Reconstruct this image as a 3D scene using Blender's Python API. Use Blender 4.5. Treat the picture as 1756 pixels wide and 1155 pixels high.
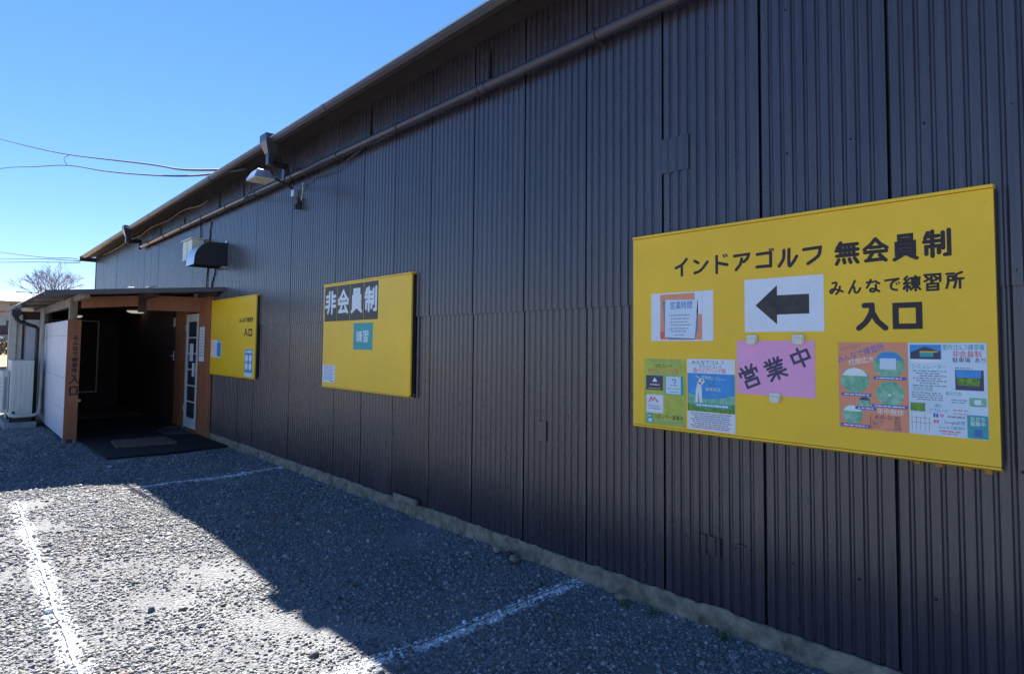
import bpy, bmesh, math, random
import numpy as np
from mathutils import Vector, Matrix
random.seed(7); rng = np.random.default_rng(7)
sc = bpy.context.scene
for o in list(bpy.data.objects): bpy.data.objects.remove(o)

# ------------------------------------------------------------ camera
YAW, PITCH, ROLL = 0.75161, 0.04966, 0.00992
fw = Vector((math.sin(YAW)*math.cos(PITCH), math.cos(YAW)*math.cos(PITCH), math.sin(PITCH)))
rt = Vector((math.cos(YAW), -math.sin(YAW), 0)); up = rt.cross(fw)
r2 = rt*math.cos(ROLL) + up*math.sin(ROLL); u2 = up*math.cos(ROLL) - rt*math.sin(ROLL)
cd = bpy.data.cameras.new('camera'); cam = bpy.data.objects.new('camera', cd); sc.collection.objects.link(cam)
cam.matrix_world = Matrix(((r2.x, u2.x, -fw.x, -3.1683), (r2.y, u2.y, -fw.y, 0), (r2.z, u2.z, -fw.z, 1.5262), (0, 0, 0, 1)))
cd.sensor_width = 36; cd.lens = 36*1037/1756; cd.shift_y = -35.17/1756; cd.clip_end = 2000; cd.clip_start = .05
sc.camera = cam

# ------------------------------------------------------------ sky, sun, exposure
SUN = Vector((0.29, 1.0, 1.0)).normalized()
EL = math.asin(SUN.z); AZ = math.atan2(SUN.x, SUN.y)
wd = bpy.data.worlds.new("World"); sc.world = wd; wd.use_nodes = True
wn = wd.node_tree; bg = wn.nodes['Background']
sky = wn.nodes.new('ShaderNodeTexSky'); sky.sky_type = 'NISHITA'; sky.sun_disc = False
sky.sun_elevation = EL; sky.sun_rotation = AZ
sky.air_density = 1.0; sky.dust_density = 0.0; sky.ozone_density = 4.0; sky.altitude = 1800
hs = wn.nodes.new('ShaderNodeHueSaturation'); hs.inputs['Saturation'].default_value = 1.32
tn = wn.nodes.new('ShaderNodeMix'); tn.data_type = 'RGBA'; tn.blend_type = 'MULTIPLY'; tn.inputs[0].default_value = 1; tn.inputs[7].default_value = (.94, .89, 1.03, 1)
gm = wn.nodes.new('ShaderNodeGamma'); gm.inputs[1].default_value = .76
wn.links.new(sky.outputs[0], gm.inputs[0]); wn.links.new(gm.outputs[0], hs.inputs['Color']); wn.links.new(hs.outputs[0], tn.inputs[6]); wn.links.new(tn.outputs[2], bg.inputs[0])
bg.inputs[1].default_value = 0.079
sl = bpy.data.lights.new('sun', 'SUN'); sl.energy = 4.6; sl.angle = math.radians(0.55); sl.color = (1, .95, .88)
so = bpy.data.objects.new('sun', sl); sc.collection.objects.link(so)
so.rotation_euler = (-SUN).to_track_quat('-Z', 'Y').to_euler(); so.location = (0, 30, 30)
vs = sc.view_settings; vs.view_transform = 'Standard'; vs.look = 'None'; vs.gamma = 1; vs.use_curve_mapping = False
vs.exposure = 1.98
sc.render.engine = 'CYCLES'

# ------------------------------------------------------------ helpers
C = sc.collection
def link(o): C.objects.link(o); return o
def tag(o, label=None, cat=None, group=None, kind=None):
    if label: o['label'] = label
    if cat: o['category'] = cat
    if group: o['group'] = group
    if kind: o['kind'] = kind
    return o
def thing(name, label, cat, loc=(0, 0, 0), group=None):
    o = bpy.data.objects.new(name, None); link(o); o.location = loc; o.empty_display_size = .1
    return tag(o, label, cat, group)
def world_of(p):
    v = Vector((0, 0, 0))
    while p is not None: v += p.location; p = p.parent
    return v
def ob(name, me, mat, parent=None):
    """mesh given in world coordinates; parented without moving it"""
    o = bpy.data.objects.new(name, me); link(o)
    if mat is not None and len(me.materials) == 0: me.materials.append(mat)
    if parent is not None:
        o.parent = parent; o.location = -world_of(parent)
    return o
def root_mesh(name, me, mat, label, cat, group=None):
    """one-mesh thing; origin moved to its base"""
    n = len(me.vertices); co = np.empty(n*3, 'f'); me.vertices.foreach_get('co', co); co = co.reshape(-1, 3)
    b = np.array([(co[:, 0].min()+co[:, 0].max())/2, (co[:, 1].min()+co[:, 1].max())/2, co[:, 2].min()], 'f')
    me.vertices.foreach_set('co', (co-b).ravel()); me.update()
    o = ob(name, me, mat); o.location = Vector([float(v) for v in b]); return tag(o, label, cat, group)
class MB:
    def __init__(s): s.v = []; s.f = []; s.sm = False
    def add(s, v, f):
        k = len(s.v); s.v += [tuple(p) for p in v]; s.f += [tuple(i+k for i in q) for q in f]; return s
    def box(s, x0, x1, y0, y1, z0, z1, c=0.0):
        x0, x1 = min(x0, x1), max(x0, x1); y0, y1 = min(y0, y1), max(y0, y1); z0, z1 = min(z0, z1), max(z0, z1)
        if c <= 0:
            v = [(x, y, z) for x in (x0, x1) for y in (y0, y1) for z in (z0, z1)]
            return s.add(v, [(0, 1, 3, 2), (4, 6, 7, 5), (0, 4, 5, 1), (2, 3, 7, 6), (0, 2, 6, 4), (1, 5, 7, 3)])
        bm = bmesh.new(); bmesh.ops.create_cube(bm, size=1)
        for v in bm.verts: v.co = Vector(((x0+x1)/2+v.co.x*(x1-x0), (y0+y1)/2+v.co.y*(y1-y0), (z0+z1)/2+v.co.z*(z1-z0)))
        bmesh.ops.bevel(bm, geom=bm.edges[:], offset=c, segments=2, profile=.5, affect='EDGES')
        s.add([v.co.copy() for v in bm.verts], [[v.index for v in f.verts] for f in bm.faces]); bm.free(); return s
    def prism(s, prof, axis, a0, a1):
        """closed 2D profile swept along axis ('x': prof=(y,z); 'y': prof=(x,z); 'z': prof=(x,y))"""
        n = len(prof)
        def P(p, a): return (a, p[0], p[1]) if axis == 'x' else (p[0], a, p[1]) if axis == 'y' else (p[0], p[1], a)
        v = [P(p, a0) for p in prof]+[P(p, a1) for p in prof]
        f = [(i, (i+1) % n, n+(i+1) % n, n+i) for i in range(n)]+[tuple(range(n-1, -1, -1)), tuple(range(n, 2*n))]
        return s.add(v, f)
    def tube(s, pts, r, n=8, r1=None, cap=True):
        pts = [Vector(p) for p in pts]; m = len(pts); v = []; f = []
        ref = Vector((0.13, 0.2, 1)).normalized()
        for i, p in enumerate(pts):
            t = (pts[min(i+1, m-1)]-pts[max(i-1, 0)]).normalized()
            a = t.cross(ref)
            if a.length < .2: a = t.cross(Vector((1, 0, 0)))
            a.normalize(); b = t.cross(a); rr = r if r1 is None else r+(r1-r)*i/(m-1)
            for k in range(n):
                q = 2*math.pi*k/n; v.append(p+a*math.cos(q)*rr+b*math.sin(q)*rr)
        for i in range(m-1):
            for k in range(n):
                f.append((i*n+k, i*n+(k+1) % n, (i+1)*n+(k+1) % n, (i+1)*n+k))
        if cap: f += [tuple(range(n-1, -1, -1)), tuple(range((m-1)*n, m*n))]
        return s.add(v, f)
    def mesh(s, name='m', smooth=False):
        me = bpy.data.meshes.new(name); me.from_pydata([tuple(p) for p in s.v], [], s.f); me.update()
        bm = bmesh.new(); bm.from_mesh(me); bmesh.ops.recalc_face_normals(bm, faces=bm.faces); bm.to_mesh(me); bm.free()
        if smooth: me.polygons.foreach_set('use_smooth', [True]*len(me.polygons))
        return me
def bx(name, mat, parent, *a, c=0.0): return ob(name, MB().box(*a, c=c).mesh(name), mat, parent)

# ------------------------------------------------------------ materials
def srgb(r, g, b):
    f = lambda c: (c/255/12.92) if c/255 <= .04045 else ((c/255+.055)/1.055)**2.4
    return (f(r), f(g), f(b), 1)
def pbr(name, col, rough=.6, metal=0, spec=.5, var=.12, scale=6.0, bump=0.0, bscale=60, stretch=(1, 1, 1), col2=None, rvar=0.0, coat=0.0):
    m = bpy.data.materials.new(name); m.use_nodes = True; nt = m.node_tree; N = nt.nodes; L = nt.links
    b = N['Principled BSDF']; b.inputs['Roughness'].default_value = rough; b.inputs['Metallic'].default_value = metal
    b.inputs['Specular IOR Level'].default_value = spec
    if coat: b.inputs['Coat Weight'].default_value = coat; b.inputs['Coat Roughness'].default_value = .15
    tc = N.new('ShaderNodeNewGeometry'); mp = N.new('ShaderNodeMapping'); mp.inputs['Scale'].default_value = stretch
    L.new(tc.outputs['Position'], mp.inputs[0])
    n1 = N.new('ShaderNodeTexNoise'); n1.inputs['Scale'].default_value = scale; n1.inputs['Detail'].default_value = 6; n1.inputs['Roughness'].default_value = .65
    L.new(mp.outputs[0], n1.inputs['Vector'])
    mx = N.new('ShaderNodeMix'); mx.data_type = 'RGBA'
    c = col if len(col) == 4 else (*col, 1)
    c2 = col2 if col2 else tuple(max(0, v*(1-2*var)) for v in c[:3])+(1,)
    if len(c2) == 3: c2 = (*c2, 1)
    hi = c if col2 else tuple(min(1, v*(1+var)) for v in c[:3])+(1,)
    mx.inputs[6].default_value = c2; mx.inputs[7].default_value = hi
    rp = N.new('ShaderNodeMapRange'); rp.inputs[1].default_value = .3; rp.inputs[2].default_value = .68
    L.new(n1.outputs[0], rp.inputs[0]); L.new(rp.outputs[0], mx.inputs[0]); L.new(mx.outputs[2], b.inputs['Base Color'])
    if rvar:
        r = N.new('ShaderNodeMapRange'); r.inputs[3].default_value = rough-rvar; r.inputs[4].default_value = rough+rvar
        L.new(n1.outputs[0], r.inputs[0]); L.new(r.outputs[0], b.inputs['Roughness'])
    if bump:
        n2 = N.new('ShaderNodeTexNoise'); n2.inputs['Scale'].default_value = bscale; n2.inputs['Detail'].default_value = 5
        L.new(mp.outputs[0], n2.inputs['Vector'])
        bp = N.new('ShaderNodeBump'); bp.inputs['Strength'].default_value = 1; bp.inputs['Distance'].default_value = bump
        L.new(n2.outputs[0], bp.inputs['Height']); L.new(bp.outputs[0], b.inputs['Normal'])
    return m
M = {}
def wall_material():
    m = pbr('sheet_paint', (.040, .034, .045), rough=.27, var=.10, scale=3, bump=.0015, bscale=7, stretch=(1, 1, .35), rvar=.06, spec=.85)
    nt = m.node_tree; N = nt.nodes; L = nt.links; b = N['Principled BSDF']
    g = N.new('ShaderNodeNewGeometry'); src = b.inputs['Base Color'].links[0].from_socket
    # dusty vertical streaks and grime specks in the paint
    mp = N.new('ShaderNodeMapping'); mp.inputs['Scale'].default_value = (1, 22, .5); L.new(g.outputs['Position'], mp.inputs[0])
    n = N.new('ShaderNodeTexNoise'); n.inputs['Scale'].default_value = 2.2; n.inputs['Detail'].default_value = 7; n.inputs['Roughness'].default_value = .7
    L.new(mp.outputs[0], n.inputs['Vector'])
    r = N.new('ShaderNodeMapRange'); r.inputs[1].default_value = .5; r.inputs[2].default_value = .8; r.inputs[4].default_value = .6
    L.new(n.outputs[0], r.inputs[0])
    mx = N.new('ShaderNodeMix'); mx.data_type = 'RGBA'; mx.inputs[7].default_value = (.105, .095, .11, 1)
    L.new(src, mx.inputs[6]); L.new(r.outputs[0], mx.inputs[0])
    oi = N.new('ShaderNodeObjectInfo'); hv = N.new('ShaderNodeHueSaturation')
    rr = N.new('ShaderNodeMapRange'); rr.inputs[3].default_value = .86; rr.inputs[4].default_value = 1.14
    L.new(oi.outputs['Random'], rr.inputs[0]); L.new(rr.outputs[0], hv.inputs['Value']); L.new(mx.outputs[2], hv.inputs['Color'])
    L.new(hv.outputs[0], b.inputs['Base Color'])
    return m
M['wall'] = wall_material()
M['gap'] = pbr('dark_backing', (.006, .005, .006), rough=.9)
M['gutter'] = pbr('brown_gutter', (.05, .042, .048), rough=.35, var=.15, scale=4, bump=.0006)
M['pipe'] = pbr('brown_pipe', (.05, .045, .06), rough=.25, var=.12, scale=5)
M['roofsheet'] = pbr('roof_sheet', (.12, .11, .11), rough=.45, var=.2, scale=5)
M['soffit'] = pbr('soffit_board', (.055, .04, .04), rough=.75, var=.25, scale=7, bump=.001)
M['concrete'] = pbr('footing_concrete', (.27, .22, .155), rough=.95, var=.33, scale=11, bump=.010, bscale=38)
M['yellow'] = pbr('yellow_sign_paint', (.92, .56, .018), rough=.42, var=.05, scale=1.6, bump=.0008, bscale=3.5, rvar=.05)
M['yellowdirt'] = pbr('rusty_yellow', (.42, .20, .02), rough=.7, var=.3, scale=30)
M['black'] = pbr('black_lettering', (.022, .014, .014), rough=.5, var=.05)
M['white'] = pbr('white_paper', (.74, .78, .82), rough=.55, var=.03, scale=9, bump=.0006, bscale=14)
M['pink'] = pbr('pink_paper', (.85, .38, .60), rough=.6, var=.03, bump=.0006, bscale=12)
M['orange'] = pbr('orange_paper', (.80, .30, .16), rough=.5, var=.03)
M['lime'] = pbr('lime_paper', (.48, .52, .07), rough=.5, var=.10, scale=20)
M['paleblue'] = pbr('pale_blue_paper', (.62, .74, .82), rough=.5, var=.03)
M['teal'] = pbr('teal_print', (.04, .36, .36), rough=.5, var=.05)
M['green'] = pbr('green_print', (.08, .36, .20), rough=.5, var=.25, scale=38, col2=(.38, .62, .42))
M['sky'] = pbr('blue_sky_print', (.05, .30, .66), rough=.5, var=.1, scale=20)
M['blueprint'] = pbr('blue_print', (.07, .15, .48), rough=.5, var=.05)
M['grass'] = pbr('grass_print', (.16, .33, .04), rough=.5, var=.3, scale=60)
M['navy'] = pbr('navy_print', (.055, .06, .11), rough=.5, var=.1)
M['red'] = pbr('red_print', (.75, .12, .16), rough=.5, var=.05)
M['grey'] = pbr('grey_print', (.22, .25, .30), rough=.5, var=.05)
M['lightprint'] = pbr('light_print', (.80, .84, .80), rough=.5, var=.05)
M['black_sticker'] = pbr('black_sticker', (.035, .035, .03), rough=.45, var=.3, scale=25)
M['magnet'] = pbr('ivory_magnet', (.70, .70, .56), rough=.4, var=.05)
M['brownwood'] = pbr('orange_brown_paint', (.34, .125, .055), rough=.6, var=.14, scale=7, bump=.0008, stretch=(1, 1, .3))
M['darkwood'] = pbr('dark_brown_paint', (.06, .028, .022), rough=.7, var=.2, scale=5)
M['rawwood'] = pbr('weathered_timber', (.30, .24, .19), rough=.8, var=.25, scale=12, bump=.001)
M['panel'] = pbr('white_panel', (.60, .61, .66), rough=.5, var=.05, scale=3)
M['pvc'] = pbr('cream_pipe', (.55, .52, .44), rough=.5, var=.08)
M['ac'] = pbr('ivory_metal', (.55, .56, .52), rough=.45, var=.05)
M['dark'] = pbr('dark_plastic', (.018, .018, .02), rough=.5, var=.1)
M['mat'] = pbr('black_rubber_mat', (.010, .011, .014), rough=.85, var=.3, scale=20, bump=.003, bscale=90)
M['matgrey'] = pbr('grey_mat', (.05, .055, .06), rough=.9, var=.3, scale=25, bump=.003, bscale=120)
M['matbrown'] = pbr('brown_grey_mat', (.13, .10, .085), rough=.9, var=.3, scale=18, bump=.003, bscale=90)
M['doorwhite'] = pbr('white_door_paint', (.62, .64, .64), rough=.45, var=.05)
M['steel'] = pbr('zinc_metal', (.55, .57, .60), rough=.3, metal=.7, var=.1)
M['lampblack'] = pbr('lamp_housing', (.03, .035, .04), rough=.4, var=.1)
M['rope'] = pbr('white_rope', (.80, .84, .88), rough=.8, var=.15, scale=40)
M['darkrope'] = pbr('weathered_rope', (.10, .11, .13), rough=.8, var=.15, scale=40)
M['cable'] = pbr('black_cable', (.012, .012, .014), rough=.6)
M['bark'] = pbr('tree_bark', (.25, .21, .22), rough=.9, var=.2)
M['leaf'] = pbr('weed_leaf', (.07, .12, .03), rough=.6, var=.3, scale=30)
M['leafdark'] = pbr('shrub_leaf', (.05, .10, .02), rough=.6, var=.4, scale=5)
M['housewall'] = pbr('house_wall', (.33, .32, .30), rough=.8, var=.06)
M['houseroof'] = pbr('pale_metal_roof', (.33, .34, .35), rough=.5, var=.05)
M['block'] = pbr('concrete_block', (.30, .30, .30), rough=.9, var=.15, scale=8, bump=.003)
M['soil'] = pbr('dry_grass_soil', (.36, .24, .10), rough=.95, var=.3, scale=.8, bump=.03, bscale=5)
M['carred'] = pbr('red_car_paint', (.50, .03, .05), rough=.25, var=.03)
M['lampglow'] = pbr('lit_lamp_shade', (.7, .66, .55), rough=.4)
_b = M['lampglow'].node_tree.nodes['Principled BSDF']; _b.inputs['Emission Color'].default_value = (1, .9, .72, 1); _b.inputs['Emission Strength'].default_value = .12
M['skin_lamp'] = pbr('lamp_glass', (.62, .58, .42), rough=.25, var=.05)
def glass(name, col, rough=.06):
    m = bpy.data.materials.new(name); m.use_nodes = True; b = m.node_tree.nodes['Principled BSDF']
    b.inputs['Base Color'].default_value = (*col, 1); b.inputs['Roughness'].default_value = rough
    b.inputs['Specular IOR Level'].default_value = .9; return m
M['pane'] = glass('door_pane', (.05, .055, .065)); M['hpane'] = glass('house_pane', (.05, .06, .08))

LINES = [  # chalked parking lines: (x0,y0,x1,y1,strength)
    (-1.5, 7.52, -.02, 7.49, .75), (-2.66, 2.67, -.02, 2.66, 1.0), (-2.62, 7.3, -2.66, 2.0, .68)]
def ground_material(name, cols, sc1, bump):
    m = bpy.data.materials.new(name); m.use_nodes = True; nt = m.node_tree; N = nt.nodes; L = nt.links; b = N['Principled BSDF']
    b.inputs['Roughness'].default_value = .92; b.inputs['Specular IOR Level'].default_value = .3
    g = N.new('ShaderNodeNewGeometry')
    v = N.new('ShaderNodeTexVoronoi'); v.inputs['Scale'].default_value = sc1; L.new(g.outputs['Position'], v.inputs['Vector'])
    cr = N.new('ShaderNodeValToRGB'); cr.color_ramp.interpolation = 'LINEAR'
    e = cr.color_ramp.elements; e[0].color = cols[0]; e[1].color = cols[-1]
    for i, c in enumerate(cols[1:-1]): q = e.new((i+1)/(len(cols)-1)); q.color = c
    sp = N.new('ShaderNodeSeparateColor'); L.new(v.outputs['Color'], sp.inputs[0]); L.new(sp.outputs[0], cr.inputs[0])
    n = N.new('ShaderNodeTexNoise'); n.inputs['Scale'].default_value = .9; n.inputs['Detail'].default_value = 5; L.new(g.outputs['Position'], n.inputs['Vector'])
    mx = N.new('ShaderNodeMix'); mx.data_type = 'RGBA'; mx.blend_type = 'MULTIPLY'; mx.inputs[0].default_value = 1
    r = N.new('ShaderNodeMapRange'); r.inputs[1].default_value = .3; r.inputs[2].default_value = .7; r.inputs[3].default_value = .72; r.inputs[4].default_value = 1.3
    L.new(n.outputs[0], r.inputs[0]); L.new(cr.outputs[0], mx.inputs[6]); L.new(r.outputs[0], mx.inputs[7])
    last = mx.outputs[2]
    # chalk dust along the parking lines (paint on the ground)
    sx = N.new('ShaderNodeSeparateXYZ'); L.new(g.outputs['Position'], sx.inputs[0])
    nz = N.new('ShaderNodeTexNoise'); nz.inputs['Scale'].default_value = 16; nz.inputs['Detail'].default_value = 4; L.new(g.outputs['Position'], nz.inputs['Vector'])
    def mth(op, a, bb=None, c=None):
        q = N.new('ShaderNodeMath'); q.operation = op
        for i, s in enumerate((a, bb, c)):
            if s is None: continue
            if isinstance(s, (int, float)): q.inputs[i].default_value = s
            else: L.new(s, q.inputs[i])
        return q.outputs[0]
    tot = None
    for x0, y0, x1, y1, st in LINES:
        ln = math.hypot(x1-x0, y1-y0); tx, ty = (x1-x0)/ln, (y1-y0)/ln
        px = mth('SUBTRACT', sx.outputs[0], x0); py = mth('SUBTRACT', sx.outputs[1], y0)
        al = mth('ADD', mth('MULTIPLY', px, tx), mth('MULTIPLY', py, ty))
        ac = mth('ABSOLUTE', mth('SUBTRACT', mth('MULTIPLY', px, ty), mth('MULTIPLY', py, tx)))
        f = mth('MULTIPLY', mth('SUBTRACT', 1, mth('DIVIDE', ac, .075)), st)
        ins = mth('MULTIPLY', mth('GREATER_THAN', al, -.05), mth('LESS_THAN', al, ln+.05))
        f = mth('MULTIPLY', mth('MAXIMUM', f, 0), ins)
        tot = f if tot is None else mth('MAXIMUM', tot, f)
    k = mth('MULTIPLY', tot, mth('MULTIPLY', mth('SUBTRACT', nz.outputs[0], .22), 4.5)); k = mth('MINIMUM', mth('MAXIMUM', k, 0), .9)
    m2 = N.new('ShaderNodeMix'); m2.data_type = 'RGBA'; m2.inputs[7].default_value = (.72, .74, .76, 1)
    L.new(k, m2.inputs[0]); L.new(last, m2.inputs[6]); L.new(m2.outputs[2], b.inputs['Base Color'])
    bp = N.new('ShaderNodeBump'); bp.inputs['Distance'].default_value = bump; L.new(v.outputs['Distance'], bp.inputs['Height']); bp.invert = True
    L.new(bp.outputs[0], b.inputs['Normal'])
    return m
M['ground'] = ground_material('gravel_bed', [(.13, .138, .147, 1), (.20, .205, .212, 1), (.16, .165, .172, 1), (.26, .262, .258, 1)], 70, .012)
# stones take a colour of their own from a face attribute
m = bpy.data.materials.new('stone'); m.use_nodes = True; b_ = m.node_tree.nodes['Principled BSDF']
a_ = m.node_tree.nodes.new('ShaderNodeAttribute'); a_.attribute_name = 'tone'; m.node_tree.links.new(a_.outputs['Color'], b_.inputs['Base Color'])
b_.inputs['Roughness'].default_value = .75; b_.inputs['Specular IOR Level'].default_value = .4; M['stone'] = m

# ------------------------------------------------------------ ground
def gh(x, y):
    h = .012*np.sin(x*2.1+1.3*np.sin(y*.9))+.010*np.sin(y*1.7+x*.8)+.006*np.sin(x*5.3-y*3.1)
    return h*np.clip((-np.asarray(x, float))/.6, .15, 1)-.012
def grid_sheet(name, xs, ys, zf, mat):
    X, Y = np.meshgrid(xs, ys, indexing='ij'); Z = zf(X, Y); nx, ny = X.shape
    v = np.stack([X.ravel(), Y.ravel(), Z.ravel()], 1)
    f = [(i*ny+j, (i+1)*ny+j, (i+1)*ny+j+1, i*ny+j+1) for i in range(nx-1) for j in range(ny-1)]
    me = bpy.data.meshes.new(name); me.from_pydata(v.tolist(), [], f); me.update()
    me.polygons.foreach_set('use_smooth', [True]*len(me.polygons)); return ob(name, me, mat)
xs = np.concatenate([[-300, -120, -50, -25, -14, -9], np.arange(-7, 1.01, .16), [5, 12, 30, 80, 300]])
ys = np.concatenate([[-300, -120, -40, -15, -8, -4], np.arange(-2, 18.01, .2), [20, 30, 60, 120, 400, 1200]])
g = grid_sheet('ground', xs, ys, gh, M['ground']); tag(g, kind='structure')
fx = np.concatenate([[-200, -60, -20, -10], np.linspace(-7, 12, 30), [30, 90, 300]]); fy = np.concatenate([np.linspace(23.0, 60, 50), [80, 150, 400, 1200]])
fz = lambda X, Y: np.where(Y < 23.1, .0, .5+.38*np.clip((Y-23)/17, 0, 1)+.05*np.sin(X*1.1+Y*.6)+.04*np.sin(Y*1.7-X*.5))
fld = grid_sheet('dry_field', fx, fy, fz, M['soil']); tag(fld, kind='structure')

# crushed stone: the 8 corners of a squashed block jittered, one mesh
def stones(name, n, region, smin, smax, seed, dens=None):
    r = np.random.default_rng(seed); x0, x1, y0, y1 = region
    # more stones close to the camera
    P = []
    while sum(len(p) for p in P) < n:
        x = r.uniform(x0, x1, n); y = y0+(y1-y0)*r.random(n)**(1.0 if dens is None else dens)
        clump = np.sin(x*3.7+np.sin(y*2.3)*2)*np.sin(y*3.1+1)+.35*np.sin(x*11+y*7)
        keep = r.random(n) < .55+.45*clump
        keep &= ~((x > -1.62) & (y > 9.35)); keep &= ~((x < -1.9) & (y > 13.7))
        P.append(np.stack([x[keep], y[keep]], 1))
    P = np.concatenate(P)[:n]; x, y = P[:, 0], P[:, 1]
    s = smin*(smax/smin)**(r.random(n)**2.2)
    base = np.array([(i, j, k) for i in (-1, 1) for j in (-1, 1) for k in (-1, 1)], float)*.5
    V = base[None]*np.ones((n, 1, 1)); V += r.uniform(-.2, .2, V.shape)
    V[:, [1, 3, 5, 7], :2] *= r.uniform(.35, .85, (n, 1, 1))
    V *= np.stack([np.ones(n), r.uniform(.55, .95, n), r.uniform(.35, .7, n)], 1)[:, None, :]
    # random tilt + spin
    a = r.uniform(0, 2*np.pi, n); t = r.uniform(-.45, .45, n)
    ct, st = np.cos(t), np.sin(t); yy = V[..., 1]*ct[:, None]-V[..., 2]*st[:, None]; zz = V[..., 1]*st[:, None]+V[..., 2]*ct[:, None]
    ca, sa = np.cos(a)[:, None], np.sin(a)[:, None]; xx = V[..., 0]*ca-yy*sa; yy2 = V[..., 0]*sa+yy*ca
    V = np.stack([xx, yy2, zz], -1)*s[:, None, None]
    V[..., 0] += x[:, None]; V[..., 1] += y[:, None]; V[..., 2] += (gh(x, y)+s*.16)[:, None]
    F = np.array([(0, 1, 3, 2), (4, 6, 7, 5), (0, 4, 5, 1), (2, 3, 7, 6), (0, 2, 6, 4), (1, 5, 7, 3)])
    faces = (F[None]+8*np.arange(n)[:, None, None]).reshape(-1)
    me = bpy.data.meshes.new(name); me.vertices.add(n*8); me.vertices.foreach_set('co', V.astype('f').ravel())
    me.loops.add(len(faces)); me.loops.foreach_set('vertex_index', faces.astype('i'))
    me.polygons.add(n*6); me.polygons.foreach_set('loop_start', np.arange(0, n*24, 4, dtype='i'))
    me.update(calc_edges=True); me.validate()
    # tones: blue-grey, mid grey, pale, a few brown and dark
    pal = np.array([(.13, .145, .16), (.20, .21, .22), (.27, .275, .275), (.36, .355, .34), (.46, .45, .43), (.17, .15, .13), (.25, .20, .17), (.11, .115, .125)])
    idx = r.choice(len(pal), n, p=[.2, .24, .20, .12, .05, .07, .05, .07]); col = pal[idx]*.87*r.uniform(.8, 1.2, (n, 1))
    for lx0, ly0, lx1, ly1, stg in LINES:
        ln = math.hypot(lx1-lx0, ly1-ly0); tx, ty = (lx1-lx0)/ln, (ly1-ly0)/ln
        al = (x-lx0)*tx+(y-ly0)*ty; ac = np.abs((x-lx0)*ty-(y-ly0)*tx)
        pr = np.clip(1.15-ac/.066, 0, 1)*stg*((al > -.05) & (al < ln+.05))*(.8+.25*np.sin(al*9+np.sin(al*23)*1.5))
        hit = r.random(n) < pr; col[hit] = np.array([.84, .86, .88])*r.uniform(.8, 1.1, (hit.sum(), 1))
    at = me.attributes.new('tone', 'FLOAT_COLOR', 'FACE'); c4 = np.ones((n, 6, 4), 'f'); c4[..., :3] = col[:, None, :]
    at.data.foreach_set('color', c4.ravel())
    o = ob(name, me, M['stone']); return o
tag(stones('gravel', 125000, (-3.7, -.01, 1.0, 9.4), .0065, .024, 3, 1.6), 'crushed blue-grey gravel covering the parking lot by the wall', 'gravel', kind='stuff')
tag(stones('gravel', 32000, (-4.4, -.01, 5, 14), .014, .034, 4), 'crushed grey gravel farther off around the porch', 'gravel', kind='stuff')
tag(stones('gravel', 1100, (-4.2, -.05, 1.0, 12), .025, .05, 5, 1.2), 'larger loose stones scattered over the gravel', 'gravel', kind='stuff')
tag(stones('gravel', 18000, (-9, -3.7, -3, 14), .016, .04, 6), 'crushed gravel at the far side of the lot', 'gravel', kind='stuff')

tag(stones('gravel', 5000, (-.17, -.03, .1, 10.2), .006, .022, 8), 'grit and small stones gathered along the wall footing', 'gravel', kind='stuff')

# ------------------------------------------------------------ the warehouse
W = thing('warehouse', 'long dark brown corrugated metal warehouse filling the right of the picture', 'warehouse', (0, 0, 0))
SW = .606; Y0 = 1.4405; NEAR, FAR = -13, 33
def sheet_mesh(z0, z1, width=SW-.008, n=10):
    p = width/n; prof = []; D = .014
    for k in range(n):
        o_ = k*p
        if k: prof += [(o_+p*.10, D), (o_+p*.17, D*.85)]
        else: prof += [(0, D*.3)]
        prof += [(o_+p*.215, D*.2), (o_+p*.24, D*.03), (o_+p*.29, 0), (o_+p*.50, .0009), (o_+p*.74, .0005), (o_+p*.80, 0), (o_+p*.84, D*.05), (o_+p*.865, D*.25)]
        if k < n-1: prof += [(o_+p*.93, D*.85), (o_+p, D)]
        else: prof += [(width, D*.9)]
    m_ = len(prof); zs = (z0, z1)
    v = [(x, y, z) for z in zs for (y, x) in prof]
    f = [(i, i+1, m_+i+1, m_+i) for i in range(m_-1)]
    me = bpy.data.meshes.new('wall_sheet'); me.from_pydata(v, [], f); me.update(); me.materials.append(M['wall'])
    me.polygons.foreach_set('use_smooth', [True]*len(f)); return me
upp_f = sheet_mesh(0, 4.05-1.793, SW-.026); low = sheet_mesh(0, 1.72); upp = sheet_mesh(0, 4.05-1.793); upp_s = sheet_mesh(0, 4.05-2.16); half = sheet_mesh(0, 4.05-1.793, .32, 5)
def sheet(me, y, z, x, tilt):
    o = bpy.data.objects.new('wall_sheet', me); link(o); o.parent = W; o.location = (x, y, z)
    o.rotation_euler = (0, 0, tilt); return o
for i in range(NEAR, FAR):
    y = Y0+i*SW
    inporch = 10.9 < y+SW*.5 < 13.3
    jx = random.uniform(-.002, .002); tl = random.uniform(-.002, .004)
    sheet(upp_s if inporch else upp_f if y > 11 else upp, y+.005+(.008 if y > 13 else 0), 2.16 if inporch else 1.793+random.uniform(-.003, .003), -.009+jx, tl)
    if y < 10.9 or y > 13.3: sheet(low, y+.005, .095+random.uniform(-.006, .006), .004+jx, tl+random.uniform(-.001, .001))
ENDY = Y0+FAR*SW-.02
back = MB().box(.03, .06, Y0+NEAR*SW, 11.05, .05, 4.1).box(.03, .06, 11.05, 13.3, 2.14, 4.1).box(.03, .06, 13.3, ENDY, .05, 4.1)
ob('backing_wall', back.mesh(), M['gap'], W)
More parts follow.
